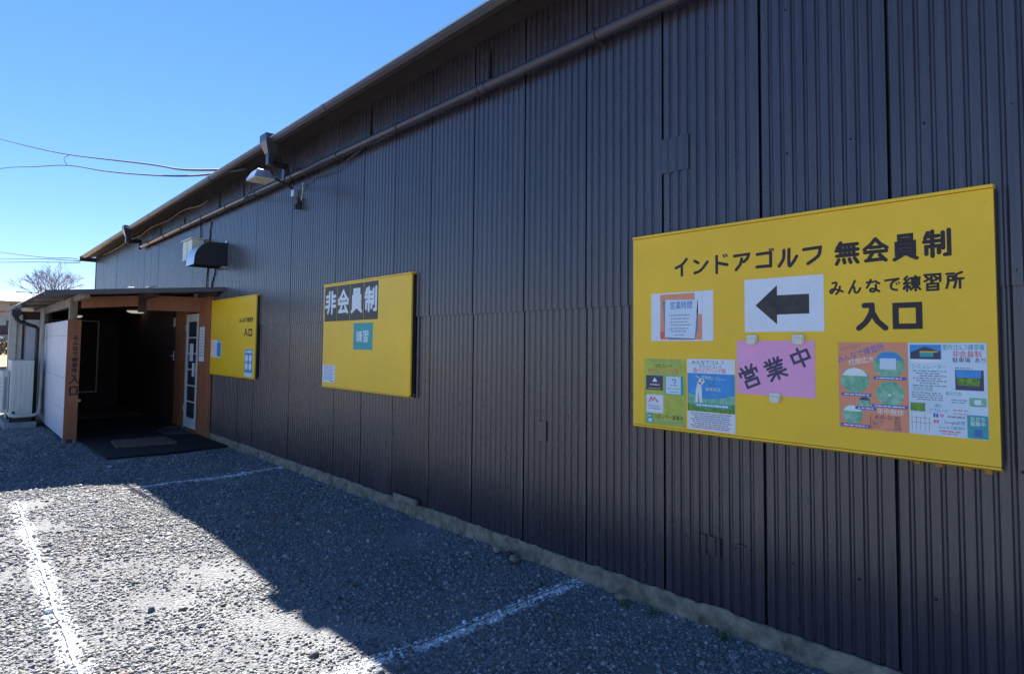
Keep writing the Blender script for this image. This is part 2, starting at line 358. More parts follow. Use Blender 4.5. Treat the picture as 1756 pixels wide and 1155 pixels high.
ob('gable_wall', MB().prism([(.06, .05), (10, .05), (10, 4.1), (5, 5.4), (.06, 4.1)], 'y', ENDY-.03, ENDY+.03).mesh(), M['wall'], W)
ob('gable_wall', MB().prism([(.06, .05), (10, .05), (10, 4.1), (5, 5.4), (.06, 4.1)], 'y', Y0+NEAR*SW, Y0+NEAR*SW+.06).mesh(), M['wall'], W)
bx('rear_wall', M['wall'], W, 9.96, 10.02, Y0+NEAR*SW, ENDY, .05, 4.1)
# corner trim at the far end
bx('corner_trim', M['gutter'], W, -.02, .05, ENDY+.002, ENDY+.06, .1, 4.04)
# footing with a rough mortar edge
def footing(y0, y1):
    ys_ = np.arange(y0, y1, .035); rr = np.random.default_rng(2)
    def nz(k, s): t = np.arange(len(ys_)); return sum(np.sin(t*.035*f_*k+p_)*a_ for f_, p_, a_ in ((3, 1, .4), (7.7, 2, .3), (19, 4, .25), (41, 5, .2)))*s
    prof = [(-.003, .098), (-.014, .096), (-.022, .080), (-.027, .045), (-.034, .005), (-.045, -.05)]
    v = []; top = nz(1, .007)+rr.normal(0, .0035, len(ys_)); out = nz(1.3, .009)+rr.normal(0, .004, len(ys_))
    for i, yv in enumerate(ys_):
        for j, (x, z) in enumerate(prof): v.append((x+out[i]*(.4+.3*j)*(1 if j else .1), yv, z+top[i]*(1 if j < 3 else .6)))
    m_ = len(prof); f = [(i*m_+j, i*m_+j+1, (i+1)*m_+j+1, (i+1)*m_+j) for i in range(len(ys_)-1) for j in range(m_-1)]
    me = bpy.data.meshes.new('footing'); me.from_pydata(v, [], f); me.update(); me.polygons.foreach_set('use_smooth', [True]*len(f)); return me
ob('footing', footing(Y0+NEAR*SW, 10.7), M['concrete'], W)
bx('footing_core', M['concrete'], W, .002, .12, Y0+NEAR*SW+.1, ENDY-.1, -.1, .09)
# nail heads
nb = MB()
for z in (3.32, 2.548, 1.86, 1.05, .45):
    for k in range(0, 72):
        y = .1+k*.303+random.uniform(-.012, .012); zz = z+random.uniform(-.008, .008)
        if y > 10.4 and z < 2.4: continue
        kk = round((y-Y0-SW*.062)/(SW/10)); y = Y0+SW*.062+kk*SW/10
        x = -.004 if z > 1.8 else .006
        nb.tube([(x+.004, y, zz), (x-.004, y, zz)], .0058, 8)
ob('nails', nb.mesh(), M['gap'], W)['kind'] = 'stuff'
# sheet-metal patches let into the wall
def patch(y0, y1, z0, z1, x, n, mat='wall', slant=.0):
    p = (y1-y0)/n; v = []; m_ = 0; prof = []
    for k in range(n): prof += [(y0+k*p, .010), (y0+k*p+p*.25, .010), (y0+k*p+p*.38, 0), (y0+k*p+p*.9, 0)]
    prof.append((y1, .010)); m_ = len(prof)
    for (dz, dx) in ((z0, .02), (z0, 0), (z1, 0), (z1, .02)):
        for (yv, xv) in prof: v.append((x+xv*(1 if dx == 0 else 1)+dx, yv, dz+slant*(yv-y0)))
    f = [(r_*m_+i, r_*m_+i+1, (r_+1)*m_+i+1, (r_+1)*m_+i) for r_ in range(3) for i in range(m_-1)]
    f += [(0, m_, 2*m_, 3*m_), (m_-1, 4*m_-1, 3*m_-1, 2*m_-1)]
    me = bpy.data.meshes.new('patch'); me.from_pydata(v, [], f); me.update(); return ob('sheet_patch', me, M[mat], W)
patch(1.868, 2.048, 2.585, 2.795, -.020, 3); patch(1.690, 1.805, .375, .478, -.014, 2, slant=.06)
patch(3.02, 3.10, .85, .99, -.012, 1)
bx('bent_flap', M['wall'], W, -.008, .0, 1.54, 1.60, .468, .473)
# timber off-cut lying on the footing
bo = MB().box(-.055, -.03, 4.56, 4.94, .098, .15, c=.003).mesh(); root_mesh('timber_offcut', bo, M['rawwood'], 'short pale timber board wedged on the footing under the wall', 'board')
# roof with shallow ribs
rf = MB(); RS = math.tan(math.radians(14))
def rz(x): return 4.028+(x+.40)*RS
n_r = 0
for y0_, y1_ in ((Y0+NEAR*SW-.2, 21.05),):
    rf.prism([(-.41, rz(-.41)-.016), (-.41, rz(-.41)), (5, rz(5)), (10.4, rz(-.4)), (10.4, rz(-.4)-.022), (5, rz(5)-.03)], 'y', y0_, ENDY+.12)
ob('roof', rf.mesh(), M['roofsheet'], W)
bx('sunlit_rim_strip', M['ac'], W, -.4235, -.4205, Y0+NEAR*SW-.1, 21.0, 4.001, 4.012)  # added pale strip: the sunlit line of the gutter rim put into colour
sf = MB().prism([(-.375, 3.985), (-.375, 4.008), (.05, 4.085), (.05, 4.062)], 'y', Y0+NEAR*SW, ENDY+.1)
ob('soffit', sf.mesh(), M['soffit'], W)
bx('bargeboard', M['gutter'], W, -.40, .02, ENDY+.105, ENDY+.13, 3.9, 4.03)
# gutter in lengths with joint collars and brackets
gprof = [(-.30, 4.0), (-.31, 3.965), (-.345, 3.945), (-.39, 3.950), (-.415, 3.972), (-.42, 4.005), (-.412, 4.008), (-.408, 3.978), (-.385, 3.957), (-.345, 3.952), (-.318, 3.97), (-.308, 4.0)]
yy0 = Y0+NEAR*SW-.1
for a, b in ((yy0, -2.3), (-2.294, 1.9), (1.906, 5.85), (5.856, 9.6), (9.606, 13.3), (13.306, 17.0), (17.006, 21.0)):
    ob('gutter', MB().prism(gprof, 'y', a, b).mesh(), M['gutter'], W)
    cp = [(x-.004 if x < -.36 else x+.004, z-.005 if z < 3.99 else z) for x, z in gprof[:6]]+[(-.418, 4.02), (-.30, 4.02)]
    ob('gutter_collar', MB().prism(cp, 'y', b-.03, b+.035).mesh(), M['gutter'], W)
# hopper boxes and elbows draining into the long wall pipe
def drop(yh):
    d = MB(); t_ = (-.44, -.30); w_ = .075
    v = []
    for z, x0_, x1_, h in ((4.06, -.47, -.29, .10), (3.97, -.47, -.29, .10), (3.83, -.42, -.34, .05)):
        v += [(x0_, yh-h, z), (x1_, yh-h, z), (x1_, yh+h, z), (x0_, yh+h, z)]
    d.add(v, [(0, 1, 2, 3), (8, 9, 10, 11)]+[(r_*4+i, r_*4+(i+1) % 4, r_*4+4+(i+1) % 4, r_*4+4+i) for r_ in (0, 1) for i in range(4)])
    ob('hopper', d.mesh(), M['pipe'], W)
    e = MB().box(-.415, -.345, yh-.045, yh+.045, 3.70, 3.832, c=.008)
    v = []
    for x, y, z in ((-.38, yh, 3.73), (-.24, yh+.1, 3.75), (-.10, yh+.2, 3.78)): v.append((x, y, z))
    e.tube(v, .042, 10); e.box(-.135, -.065, yh+.16, yh+.24, 3.60, 3.80, c=.008)
    ob('downpipe', e.mesh(), M['pipe'], W)
drop(7.33); drop(15.25)
def longpipe():
    segs = [(15.45, 11.6), (11.594, 7.6), (7.594, 3.66), (3.654, -.4), (-.406, -6.3)]
    for i, (a, b) in enumerate(segs):
        za, zb = 3.655-.0041*(15.4-a), 3.655-.0041*(15.4-b)
        ob('wall_pipe', MB().tube([(-.085, a, za), (-.085, b, zb)], .040, 16).mesh(smooth=False), M['pipe'], W)
        ob('pipe_collar', MB().tube([(-.085, b+.035, zb), (-.085, b-.035, zb)], .0455, 16).mesh(), M['pipe'], W)
    y = 14.6
    while y > -6:
        z = 3.655-.0041*(15.4-y)
        ob('pipe_bracket', MB().tube([(-.085, y+.008, z), (-.085, y-.008, z)], .048, 14).box(-.05, .0, y-.008, y+.008, z-.055, z-.035).mesh(), M['gutter'], W); y -= 1.21
longpipe()
# hanger straps and pale conduits between pipe and soffit
for y in (14.0, 12.3, 10.35, 9.25, 5.55, 3.66):
    ob('strap', MB().box(-.03, -.012, y-.008, y+.008, 3.69, 3.9+random.uniform(-.05, .1)).mesh(), M['pipe'] if y > 9 else M['gap'], W)
def cable(name, pts, r, mat, label, group=None, n=6, sub=8, parent=None):
    P = [Vector(p) for p in pts]; Q = [P[0]]
    for i in range(len(P)-1):
        p0, p1, p2, p3 = P[max(i-1, 0)], P[i], P[i+1], P[min(i+2, len(P)-1)]
        for k in range(1, sub+1):
            t = k/sub; Q.append(.5*((2*p1)+(p2-p0)*t+(2*p0-5*p1+4*p2-p3)*t*t+(3*p1-p0-3*p2+p3)*t**3))
    me = MB().tube(Q, r, n).mesh(smooth=True)
    if parent is not None: return ob(name, me, mat, parent)
    return root_mesh(name, me, mat, label, 'cable', group)
cable('soffit_cable', [(-.012, 20.5, 4.00), (-.02, 18.5, 3.97), (-.02, 16.8, 4.0), (-.03, 15.78, 3.96), (-.02, 14.85, 4.02), (-.02, 13.5, 3.98), (-.02, 12.37, 4.01), (-.02, 11.4, 3.93), (-.02, 10.9, 3.95)], .009, M['pipe'], 'thin cable sagging under the eave at the far end of the wall')
cable('lamp_cable', [(-.03, 7.2, 3.47), (-.035, 7.02, 3.50), (-.04, 6.8, 3.52), (-.04, 6.5, 3.49), (-.04, 6.2, 3.50), (-.05, 5.95, 3.545), (-.05, 5.7, 3.575)], .006, M['pipe'], 'thin cable sagging below the wall pipe beside the floodlight')
cable('box_cable', [(-.02, 11.3, 3.26), (-.02, 11.28, 3.45), (-.02, 11.32, 3.6)], .009, M['dark'], 'short black cable rising from the cream meter box to the pipe', sub=4)
cable('hood_cable', [(-.02, 10.85, 2.42), (-.02, 10.86, 2.6), (-.02, 10.83, 2.8), (-.02, 10.8, 3.1), (-.02, 10.78, 3.3), (-.02, 10.72, 3.55)], .010, M['dark'], 'black cable running down the wall behind the round vent hood')
cable('hood_cable', [(-.02, 10.6, 2.42), (-.02, 10.58, 2.52), (-.02, 10.45, 2.68), (-.02, 10.42, 2.8)], .010, M['dark'], 'black cable curving out from under the round vent hood to the porch roof', sub=5)

# ------------------------------------------------------------ stroke lettering (rounded brush strokes)
G = {
'イ': [[(.88, .95), (.55, .66), (.06, .48)], [(.52, .64), (.52, .03)]],
'ン': [[(.08, .88), (.33, .72)], [(.08, .06), (.5, .22), (.94, .74)]],
'ド': [[(.15, .95), (.15, .03)], [(.15, .58), (.92, .42)], ['t', (.64, .98), (.72, .86)], ['t', (.82, 1), (.90, .89)]],
'ア': [[(.05, .88), (.93, .92), (.85, .68), (.62, .48)], [(.5, .68), (.42, .35), (.15, .04)]],
'ゴ': [[(.05, .78), (.84, .80), (.84, .08)], [(.03, .10), (.84, .10)], ['t', (.78, .99), (.85, .89)], ['t', (.93, 1), (1, .92)]],
'ル': [[(.3, .92), (.27, .45), (.04, .05)], [(.57, .95), (.57, .06), (.78, .2), (.97, .52)]],
'フ': [[(.06, .88), (.94, .92), (.84, .45), (.28, .04)]],
'無': [[(.22, 1), (.06, .74)], [(.16, .88), (.95, .88)], [(.22, .88), (.22, .38)], [(.41, .88), (.41, .38)], [(.60, .88), (.60, .38)], [(.79, .88), (.79, .38)], [(.02, .63), (.98, .63)], [(.04, .38), (.96, .38)], [(.13, .2), (.03, 0)], [(.35, .2), (.39, .03)], [(.60, .2), (.66, .03)], [(.83, .22), (.96, .02)]],
'会': [[(.5, 1), (.3, .76), (.02, .56)], [(.5, 1), (.7, .76), (.98, .56)], [(.28, .62), (.72, .62)], [(.04, .42), (.96, .42)], [(.40, .42), (.18, .06)], [(.08, .04), (.86, .07)], [(.68, .26), (.93, 0)]],
'員': [[(.25, .98), (.75, .98), (.75, .81), (.25, .81), 'c'], [(.14, .68), (.86, .68), (.86, .20), (.14, .20), 'c'], [(.14, .52), (.86, .52)], [(.14, .36), (.86, .36)], [(.33, .14), (.04, 0)], [(.67, .14), (.96, 0)]],
'制': [[(.15, .96), (.04, .74)], [(.12, .80), (.56, .80)], [(0, .60), (.62, .60)], [(.32, 1), (.32, 0)], [(.08, .10), (.08, .40), (.57, .40), (.57, .12)], [(.73, .92), (.73, .30)], [(.96, 1), (.96, .04), (.80, .03)]],
'み': ['s', [(.2, .92), (.52, .92), (.32, .38), (.14, .12), (.03, .26), (.18, .42), (.55, .38), (.97, .2)], [(.77, .62), (.70, .3), (.48, .02)]],
'ん': ['s', [(.55, .98), (.30, .5), (.05, .03)], [(.22, .38), (.42, .52), (.50, .38), (.52, .12), (.68, .03), (.84, .14), (.97, .38)]],
'な': ['s', [(.05, .78), (.5, .80)], [(.34, .98), (.22, .65), (.05, .36)], [(.64, .86), (.94, .66)], [(.70, .58), (.70, .2), (.52, .03), (.30, .1), (.36, .26), (.6, .24), (.94, .04)]],
'で': ['s', [(.03, .86), (.92, .94)], [(.92, .94), (.55, .72), (.40, .42), (.50, .14), (.80, .05)], ['t', (.74, .62), (.84, .48)], ['t', (.90, .68), (.99, .55)]],
'練': [[(.22, 1), (.07, .82), (.22, .70)], [(.37, .86), (.06, .53)], [(.03, .50), (.39, .55)], [(.22, .5), (.22, 0)], [(.08, .32), (.02, .14)], [(.34, .32), (.40, .18)], [(.48, .88), (.99, .88)], [(.73, 1), (.73, 0)], [(.53, .73), (.94, .73), (.94, .40), (.53, .40), 'c'], [(.53, .565), (.94, .565)], [(.70, .36), (.45, .07)], [(.76, .36), (1, .07)]],
'習': [[(.05, .96), (.45, .96), (.45, .52)], [(.12, .84), (.26, .74)], [(.05, .56), (.4, .72)], [(.55, .96), (.95, .96), (.95, .52)], [(.62, .84), (.76, .74)], [(.55, .56), (.9, .72)], [(.5, .52), (.42, .4)], [(.2, .38), (.82, .38), (.82, 0), (.2, 0), 'c'], [(.2, .19), (.82, .19)]],
'所': [[(.04, .92), (.46, .92)], [(.13, .75), (.43, .75), (.43, .50), (.13, .50)], [(.13, .75), (.13, .35), (.03, .02)], [(.92, .98), (.60, .85)], [(.58, .86), (.58, .4), (.47, .02)], [(.58, .58), (.99, .58)], [(.80, .58), (.80, 0)]],
'入': [[(.24, .95), (.5, .95), (.5, .70), (.3, .30), (.02, .03)], [(.5, .70), (.7, .30), (.98, .03)]],
'口': [[(.06, .96), (.94, .96), (.94, .04), (.06, .04), 'c']],
'営': [[(.2, 1), (.27, .86)], [(.48, 1), (.51, .86)], [(.82, 1), (.72, .86)], [(.05, .60), (.05, .77), (.95, .77), (.95, .60)], [(.28, .65), (.72, .65), (.72, .45), (.28, .45), 'c'], [(.18, .30), (.82, .30), (.82, 0), (.18, 0), 'c'], [(.5, .45), (.45, .30)]],
'業': [[(.38, 1), (.38, .80)], [(.62, 1), (.62, .80)], [(.16, .96), (.24, .84)], [(.84, .96), (.76, .84)], [(.04, .78), (.96, .78)], [(.30, .73), (.36, .64)], [(.70, .73), (.64, .64)], [(.12, .61), (.88, .61)], [(.18, .46), (.82, .46)], [(.03, .31), (.97, .31)], [(.5, .61), (.5, 0)], [(.45, .29), (.08, .03)], [(.55, .29), (.92, .03)]],
'中': [[(.08, .78), (.92, .78), (.92, .34), (.08, .34), 'c'], [(.5, 1), (.5, 0)]],
'非': [[(.37, 1), (.37, .4), (.22, .03)], [(.64, 1), (.64, 0)], [(.05, .80), (.37, .80)], [(.07, .57), (.37, .57)], [(0, .30), (.37, .37)], [(.64, .80), (.96, .80)], [(.64, .57), (.95, .57)], [(.64, .33), (1, .33)]],
}
def strokes(word, boxes, w, rot=0, face=None):
    """boxes: (uleft, uright, zbottom, ztop) per character, u grows to the viewer's right. Returns MB; face(u,z,h)->world"""
    mb = MB()
    for ch, bxs in zip(word, boxes):
        u0, u1, z0, z1 = bxs[:4]; ro = bxs[4] if len(bxs) > 4 else rot
        cx, cz = (u0+u1)/2, (z0+z1)/2; gl = G[ch]; smooth = gl[0] == 's'
        for st in (gl[1:] if smooth else gl):
            ww = w; closed = False; st = list(st)
            if st[0] == 't': ww = w*.55; st = st[1:]
            if st[-1] == 'c': closed = True; st = st[:-1]
            ins = w*.8
            P = [Vector((u0+ins+(u1-u0-2*ins)*a, z0+ins+(z1-z0-2*ins)*b_, 0)) for a, b_ in st]
            if (smooth or (ch in 'アフルンイ入')) and len(P) > 2:
                Q = [P[0]]
                for i in range(len(P)-1):
                    p0, p1, p2, p3 = P[max(i-1, 0)], P[i], P[i+1], P[min(i+2, len(P)-1)]
                    if ch in 'アフ入' and i == 0: Q.append(p2); continue
                    if ch in 'アフ入' and i == 1: p0 = p1
                    for k in range(1, 6):
                        t = k/5; Q.append(.5*((2*p1)+(p2-p0)*t+(2*p0-5*p1+4*p2-p3)*t*t+(3*p1-p0-3*p2+p3)*t**3))
                P = Q
            if ro:
                c_, s_ = math.cos(ro), math.sin(ro)
                P = [Vector((cx+(p.x-cx)*c_-(p.y-cz)*s_, cz+(p.x-cx)*s_+(p.y-cz)*c_, 0)) for p in P]
            m_ = len(P); hh = .0010+random.uniform(0, .0003); v = []; f = []
            for i, p in enumerate(P):
                a = P[i-1] if (i or closed) else None; b = P[(i+1) % m_] if (i < m_-1 or closed) else None
                d1 = (p-a).normalized() if a is not None else None; d2 = (b-p).normalized() if b is not None else None
                t = ((d1 or d2)+(d2 or d1)).normalized(); nrm = Vector((-t.y, t.x, 0))
                k = 1/max(.7, (d1 or d2).dot(t)); v += [p+nrm*ww*k, p+Vector((0, 0, hh)), p-nrm*ww*k]
            rng_ = range(m_ if closed else m_-1)
            for i in rng_:
                j = (i+1) % m_; f += [(3*i, 3*j, 3*j+1, 3*i+1), (3*i+1, 3*j+1, 3*j+2, 3*i+2)]
            if not closed:
                for (i, o2) in ((0, P[0]-P[1]), (m_-1, P[-1]-P[-2])):
                    o2 = o2.normalized(); nrm = (v[3*i]-P[i]); kk = len(v); ws = nrm.length
                    nrm = nrm.normalized()
                    for q in range(1, 6):
                        an = math.pi*q/6; v.append(P[i]+(nrm*math.cos(an)+o2*math.sin(an))*ws)
                    ring = [3*i]+list(range(kk, kk+5))+[3*i+2]
                    f += [(ring[q], ring[q+1], 3*i+1) for q in range(6)]
            mb.add([face(p.x, p.y, p.z) for p in v], f)
    return mb
def onx(X): return lambda u, z, h: Vector((X-h, -u, z))      # plane facing -X; u = -Y
def ony(Y): return lambda u, z, h: Vector((u, Y-h, z))       # plane facing -Y; u = X
def yb(yl, yr, z0, z1, rot=0): return (-yl, -yr, z0, z1, rot)
def plate(name, mat, parent, X, yl, yr, z0, z1, th=.0006):   # thin flat print or paper, facing -X
    return bx(name, M[mat], parent, X-th, X, yr, yl, z0, z1)
FONTCACHE = {}
def textm(body, size, plane, u, z, width=None, name='lettering', mat='black', parent=None, offset=0.0, align='LEFT', rot=0.0, vert=False):
    cu = bpy.data.curves.new('t', 'FONT'); cu.body = body; cu.size = size; cu.offset = offset*size*.35; cu.resolution_u = 2
    o = bpy.data.objects.new('t', cu); C.objects.link(o); bpy.context.view_layer.update()
    me = bpy.data.meshes.new_from_object(o); bpy.data.objects.remove(o)
    if len(me.vertices) == 0: return None
    co = np.empty(len(me.vertices)*3, 'f'); me.vertices.foreach_get('co', co); co = co.reshape(-1, 3)
    w0, w1 = co[:, 0].min(), co[:, 0].max(); h0 = co[:, 1].min()
    s = 1 if width is None else width/(w1-w0)
    X_ = (co[:, 0]-w0)*s; Y_ = co[:, 1]-h0; c_, s_ = math.cos(rot), math.sin(rot)
    for i in range(len(co)):
        p = plane(u+X_[i]*c_-Y_[i]*s_, z+X_[i]*s_+Y_[i]*c_, 0); co[i] = p
    me.vertices.foreach_set('co', co.ravel()); me.update(); me.materials.clear()
    return ob(name, me, M[mat], parent)
def dashes(parent, mat, X, yl, yr, z, h=.003, seed=0, name='small_print'):
    mat = 'grey' if mat == 'navy' else mat
    r = random.Random(seed); mb = MB(); y = yl
    while y > yr+.004:
        w_ = min(r.uniform(.006, .022), y-yr); mb.box(X-.0004, X, y-w_, y, z, z+h); y -= w_+r.uniform(.002, .006)
    return ob(name, mb.mesh(), M[mat], parent)

# ------------------------------------------------------------ sign boards
S = -.06
def board(yl, yr, z0, z1, label, loose=False):
    t = thing('sign_board', label, 'sign', (-.03, (yl+yr)/2, z0), 'yellow sign boards screwed to the corrugated wall')
    w_ = yl-yr
    bx('board', M['yellow'], t, S, S+.018, yr, yl, z0+.012, z1-.018, c=.0015)
    ob('top_edge', MB().prism([(S-.006, z1-.016), (S-.006, z1-.003), (S, z1), (S+.05, z1+.002), (S+.05, z1-.016)], 'y', yr, yl).mesh(), M['yellow'], t)
    ob('bottom_edge', MB().prism([(S-.003, z0+.010), (S-.003, z0+.001), (S+.04, z0-.012), (S+.04, z0-.004), (S+.002, z0+.010)], 'y', yr+.03 if loose else yr, yl-.001).mesh(), M['yellow'], t)
    bx('rear_frame', M['dark'], t, S+.0185, S+.058, yr+.03, yl-.03, z0+.02, z1-.03)
    bx('side_edge', M['dark'], t, S+.0185, S+.05, yr-.006, yr+.012, z0+.03, z1-.02)
    for yv in (yl-.03, yr+.03):
        for zv in (z0+.08, (z0+z1)/2-.2, (z0+z1)/2+.2, z1-.07):
            ob('screw', MB().tube([(S+.001, yv, zv), (S-.003, yv, zv)], .0052, 8).mesh(), M['yellow'], t)
    return t
B1 = board(2.225, .446, 1.050, 2.213, 'large yellow sign board nearest the camera with black lettering and a left arrow')
B2 = board(6.445, 4.682, 1.055, 2.205, 'middle yellow sign board with white characters on black squares')
B3 = board(10.42, 8.50, 1.042, 2.215, 'farthest yellow sign board right beside the porch entrance')
for k, (yv, d) in enumerate(((.49, .012), (.56, .008), (.66, .009), (.74, .006))):
    bx('rust_drip', M['yellowdirt'], B1, S+.018, S+.036, yv-.012, yv+.012, 1.050-d-.012, 1.044)
F1 = onx(S-.0004)
def word(word_, boxes, w, parent, plane, mat='black', name='lettering'):
    return ob(name, strokes(word_, boxes, w, 0, plane).mesh(), M[mat], parent)
word('インドアゴルフ', [yb(1.935, 1.835, 1.940, 2.052), yb(1.815, 1.709, 1.943, 2.041), yb(1.684, 1.590, 1.936, 2.050), yb(1.573, 1.468, 1.942, 2.045), yb(1.447, 1.343, 1.941, 2.052), yb(1.331, 1.223, 1.940, 2.044), yb(1.210, 1.108, 1.941, 2.040)], .0084, B1, F1)
word('無会員制', [yb(1.056, .944, 1.929, 2.043), yb(.934, .825, 1.929, 2.044), yb(.814, .708, 1.927, 2.047), yb(.696, .589, 1.928, 2.050)], .0084, B1, F1)
word('みんなで練習所', [yb(1.083, 1.016, 1.787, 1.854), yb(1.001, .940, 1.788, 1.855), yb(.925, .860, 1.789, 1.855), yb(.848, .781, 1.790, 1.854), yb(.775, .704, 1.786, 1.858), yb(.698, .627, 1.785, 1.862), yb(.618, .549, 1.788, 1.863)], .0050, B1, F1)
word('入口', [yb(.967, .833, 1.614, 1.748), yb(.820, .698, 1.619, 1.741)], .0125, B1, F1)

def paper(name, label, cat, yl, yr, z0, z1, mat, X=S, group=None, bend=.003):
    """a sheet of paper with a slightly lifted, rippled surface"""
    t = thing(name, label, cat, (X, (yl+yr)/2, z0), group)
    n = 8; v = []; f = []
    for i in range(n+1):
        for j in range(2):
            v.append((X-.0018, yl+(yr-yl)*i/n, z0+(z1-z0)*j))
    for i in range(n+1):
        for j in range(2): v.append((X-.0008, yl+(yr-yl)*i/n, z0+(z1-z0)*j))
    o = 2*(n+1)
    for i in range(n):
        a = 2*i; f += [(a, a+1, a+3, a+2), (o+a, o+a+2, o+a+3, o+a+1), (a, a+2, o+a+2, o+a), (a+1, o+a+1, o+a+3, a+3)]
    f += [(0, o, o+1, 1), (2*n, 2*n+1, o+2*n+1, o+2*n)]
    me = bpy.data.meshes.new('paper'); me.from_pydata(v, [], f); me.update(); ob('paper', me, M[mat], t); return t
PX = S-.0020; PP = onx(PX-.0002)
# arrow sheet
t = paper('arrow_sheet', 'white sheet with a thick black left arrow on the large yellow board', 'paper sheet', 1.506, 1.106, 1.615, 1.893, 'white')
ar = [(1.446, 1.754), (1.333, 1.854), (1.333, 1.802), (1.175, 1.801), (1.175, 1.704), (1.334, 1.703), (1.334, 1.653)]
ob('arrow', MB().prism([(y_, z_) for y_, z_ in ar], 'x', PX-.0006, PX).mesh(), M['black_sticker'], t)
# pink open sign
t = paper('open_notice', 'pink paper notice with three tilted handwritten characters', 'notice', 1.552, 1.152, 1.288, 1.570, 'pink')
word('営業中', [yb(1.539, 1.424, 1.325, 1.441, .40), yb(1.403, 1.289, 1.367, 1.484, .40), yb(1.272, 1.166, 1.434, 1.537, .40)], .0068, t, PP, 'navy')
def magnet(yc, zc, label):
    o = root_mesh('magnet_clip', MB().box(S-.016, S-.002, yc-.028, yc+.028, zc-.025, zc+.022, c=.003).box(S-.026, S-.016, yc-.024, yc+.012, zc-.027, zc+.006, c=.002).mesh(), M['magnet'], label, 'clip', 'ivory clips holding the pink notice')
magnet(1.465, 1.578, 'ivory clip at the upper left of the pink notice'); magnet(1.228, 1.578, 'ivory clip at the upper right of the pink notice'); magnet(1.347, 1.282, 'ivory clip at the lower edge of the pink notice')
# opening hours sheet
t = paper('opening_hours_sheet', 'white plastic-wrapped sheet of opening hours on an orange ground, upper left of the large board', 'paper sheet', 2.091, 1.687, 1.568, 1.851, 'white')
plate('print', 'orange', t, PX, 2.028, 1.755, 1.576, 1.842); plate('print', 'red', t, PX-.0007, 2.028, 1.998, 1.582, 1.622)
ob('dark_print', MB().prism([(2.012, 1.80), (1.99, 1.81), (1.78, 1.80), (1.778, 1.64), (1.80, 1.575), (1.97, 1.575), (1.995, 1.60)], 'x', PX-.0013, PX-.0007).mesh(), M['grey'], t)
ob('print', MB().prism([(1.992, 1.812), (1.782, 1.802), (1.800, 1.582), (1.995, 1.590)], 'x', PX-.002, PX-.0014).mesh(), M['paleblue'], t)
plate('print', 'white', t, PX-.0007, 1.80, 1.752, 1.72, 1.842)
textm('営業時間', .05, onx(PX-.0024), -1.958, 1.752, width=.142, mat='blueprint', parent=t, offset=.012)
for k, z in enumerate((1.715, 1.695, 1.675, 1.658, 1.638, 1.622)):
    dashes(t, 'grey', PX-.0022, 1.965-.01*(k % 2), 1.825+.012*(k % 3), z, .005, k)
dashes(t, 'grey', PX-.0022, 1.93, 1.87, 1.60, .005, 9)
# sponsor poster (lime)
t = paper('sponsor_poster', 'lime green poster with logo squares at the lower left of the large board', 'poster', 2.141, 1.862, 1.071, 1.462, 'lime')
textm('みんなでゴルフ', .025, PP, -2.105, 1.438, width=.20, mat='teal', parent=t)
textm('2月コンペ', .025, PP, -2.062, 1.410, width=.115, mat='black', parent=t, offset=.01)
textm('隠ペリアハンデ戦', .028, PP, -2.112, 1.380, width=.205, mat='red', parent=t, offset=.01)
textm('スポンサー一覧', .02, PP, -2.07, 1.362, width=.14, mat='teal', parent=t)
plate('print', 'navy', t, PX, 2.128, 2.011, 1.276, 1.362)
ob('emblem', MB().prism([(2.085, 1.325), (2.068, 1.350), (2.055, 1.335), (2.05, 1.325)], 'x', PX-.0012, PX-.0007).mesh(), M['lightprint'], t)
dashes(t, 'lightprint', PX-.0007, 2.10, 2.035, 1.305, .006, 3); dashes(t, 'yellow', PX-.0007, 2.11, 2.03, 1.284, .004, 4)
plate('print', 'teal', t, PX, 1.998, 1.876, 1.256, 1.362)
plate('print', 'paleblue', t, PX-.0007, 1.990, 1.892, 1.260, 1.360)
ob('emblem', MB().prism([(1.936+.014*math.cos(a), 1.335+.014*math.sin(a)) for a in np.linspace(0, 5.0, 10)]+[(1.936+.008*math.cos(a), 1.335+.008*math.sin(a)) for a in np.linspace(5.0, 0, 10)], 'x', PX-.0018, PX-.0013).mesh(), M['teal'], t)
dashes(t, 'teal', PX-.0013, 1.96, 1.91, 1.308, .005, 5); dashes(t, 'grey', PX-.0013, 1.975, 1.90, 1.288, .004, 6); dashes(t, 'grey', PX-.0013, 1.965, 1.90, 1.270, .004, 7)
plate('print', 'white', t, PX, 2.126, 2.010, 1.142, 1.248)
ob('emblem', MB().prism([(2.112, 1.204), (2.092, 1.240), (2.079, 1.222), (2.070, 1.238), (2.040, 1.204), (2.052, 1.204), (2.069, 1.226), (2.079, 1.208), (2.090, 1.226), (2.101, 1.204)], 'x', PX-.0012, PX-.0007).mesh(), M['red'], t)
textm('Manshin', .018, onx(PX-.0009), -2.115, 1.176, width=.085, mat='blueprint', parent=t); dashes(t, 'navy', PX-.0007, 2.108, 2.03, 1.163, .006, 8)
plate('print', 'teal', t, PX, 2.120, 2.080, 1.080, 1.136); dashes(t, 'lightprint', PX-.0007, 2.116, 2.084, 1.118, .008, 8); plate('print', 'paleblue', t, PX-.0007, 2.112, 2.088, 1.085, 1.107)
textm('スポンサー募集中', .03, PP, -2.072, 1.108, width=.195, mat='black', parent=t, offset=.008)
dashes(t, 'teal', PX, 2.07, 1.89, 1.094, .004, 11); dashes(t, 'teal', PX, 2.0, 1.90, 1.083, .003, 12)
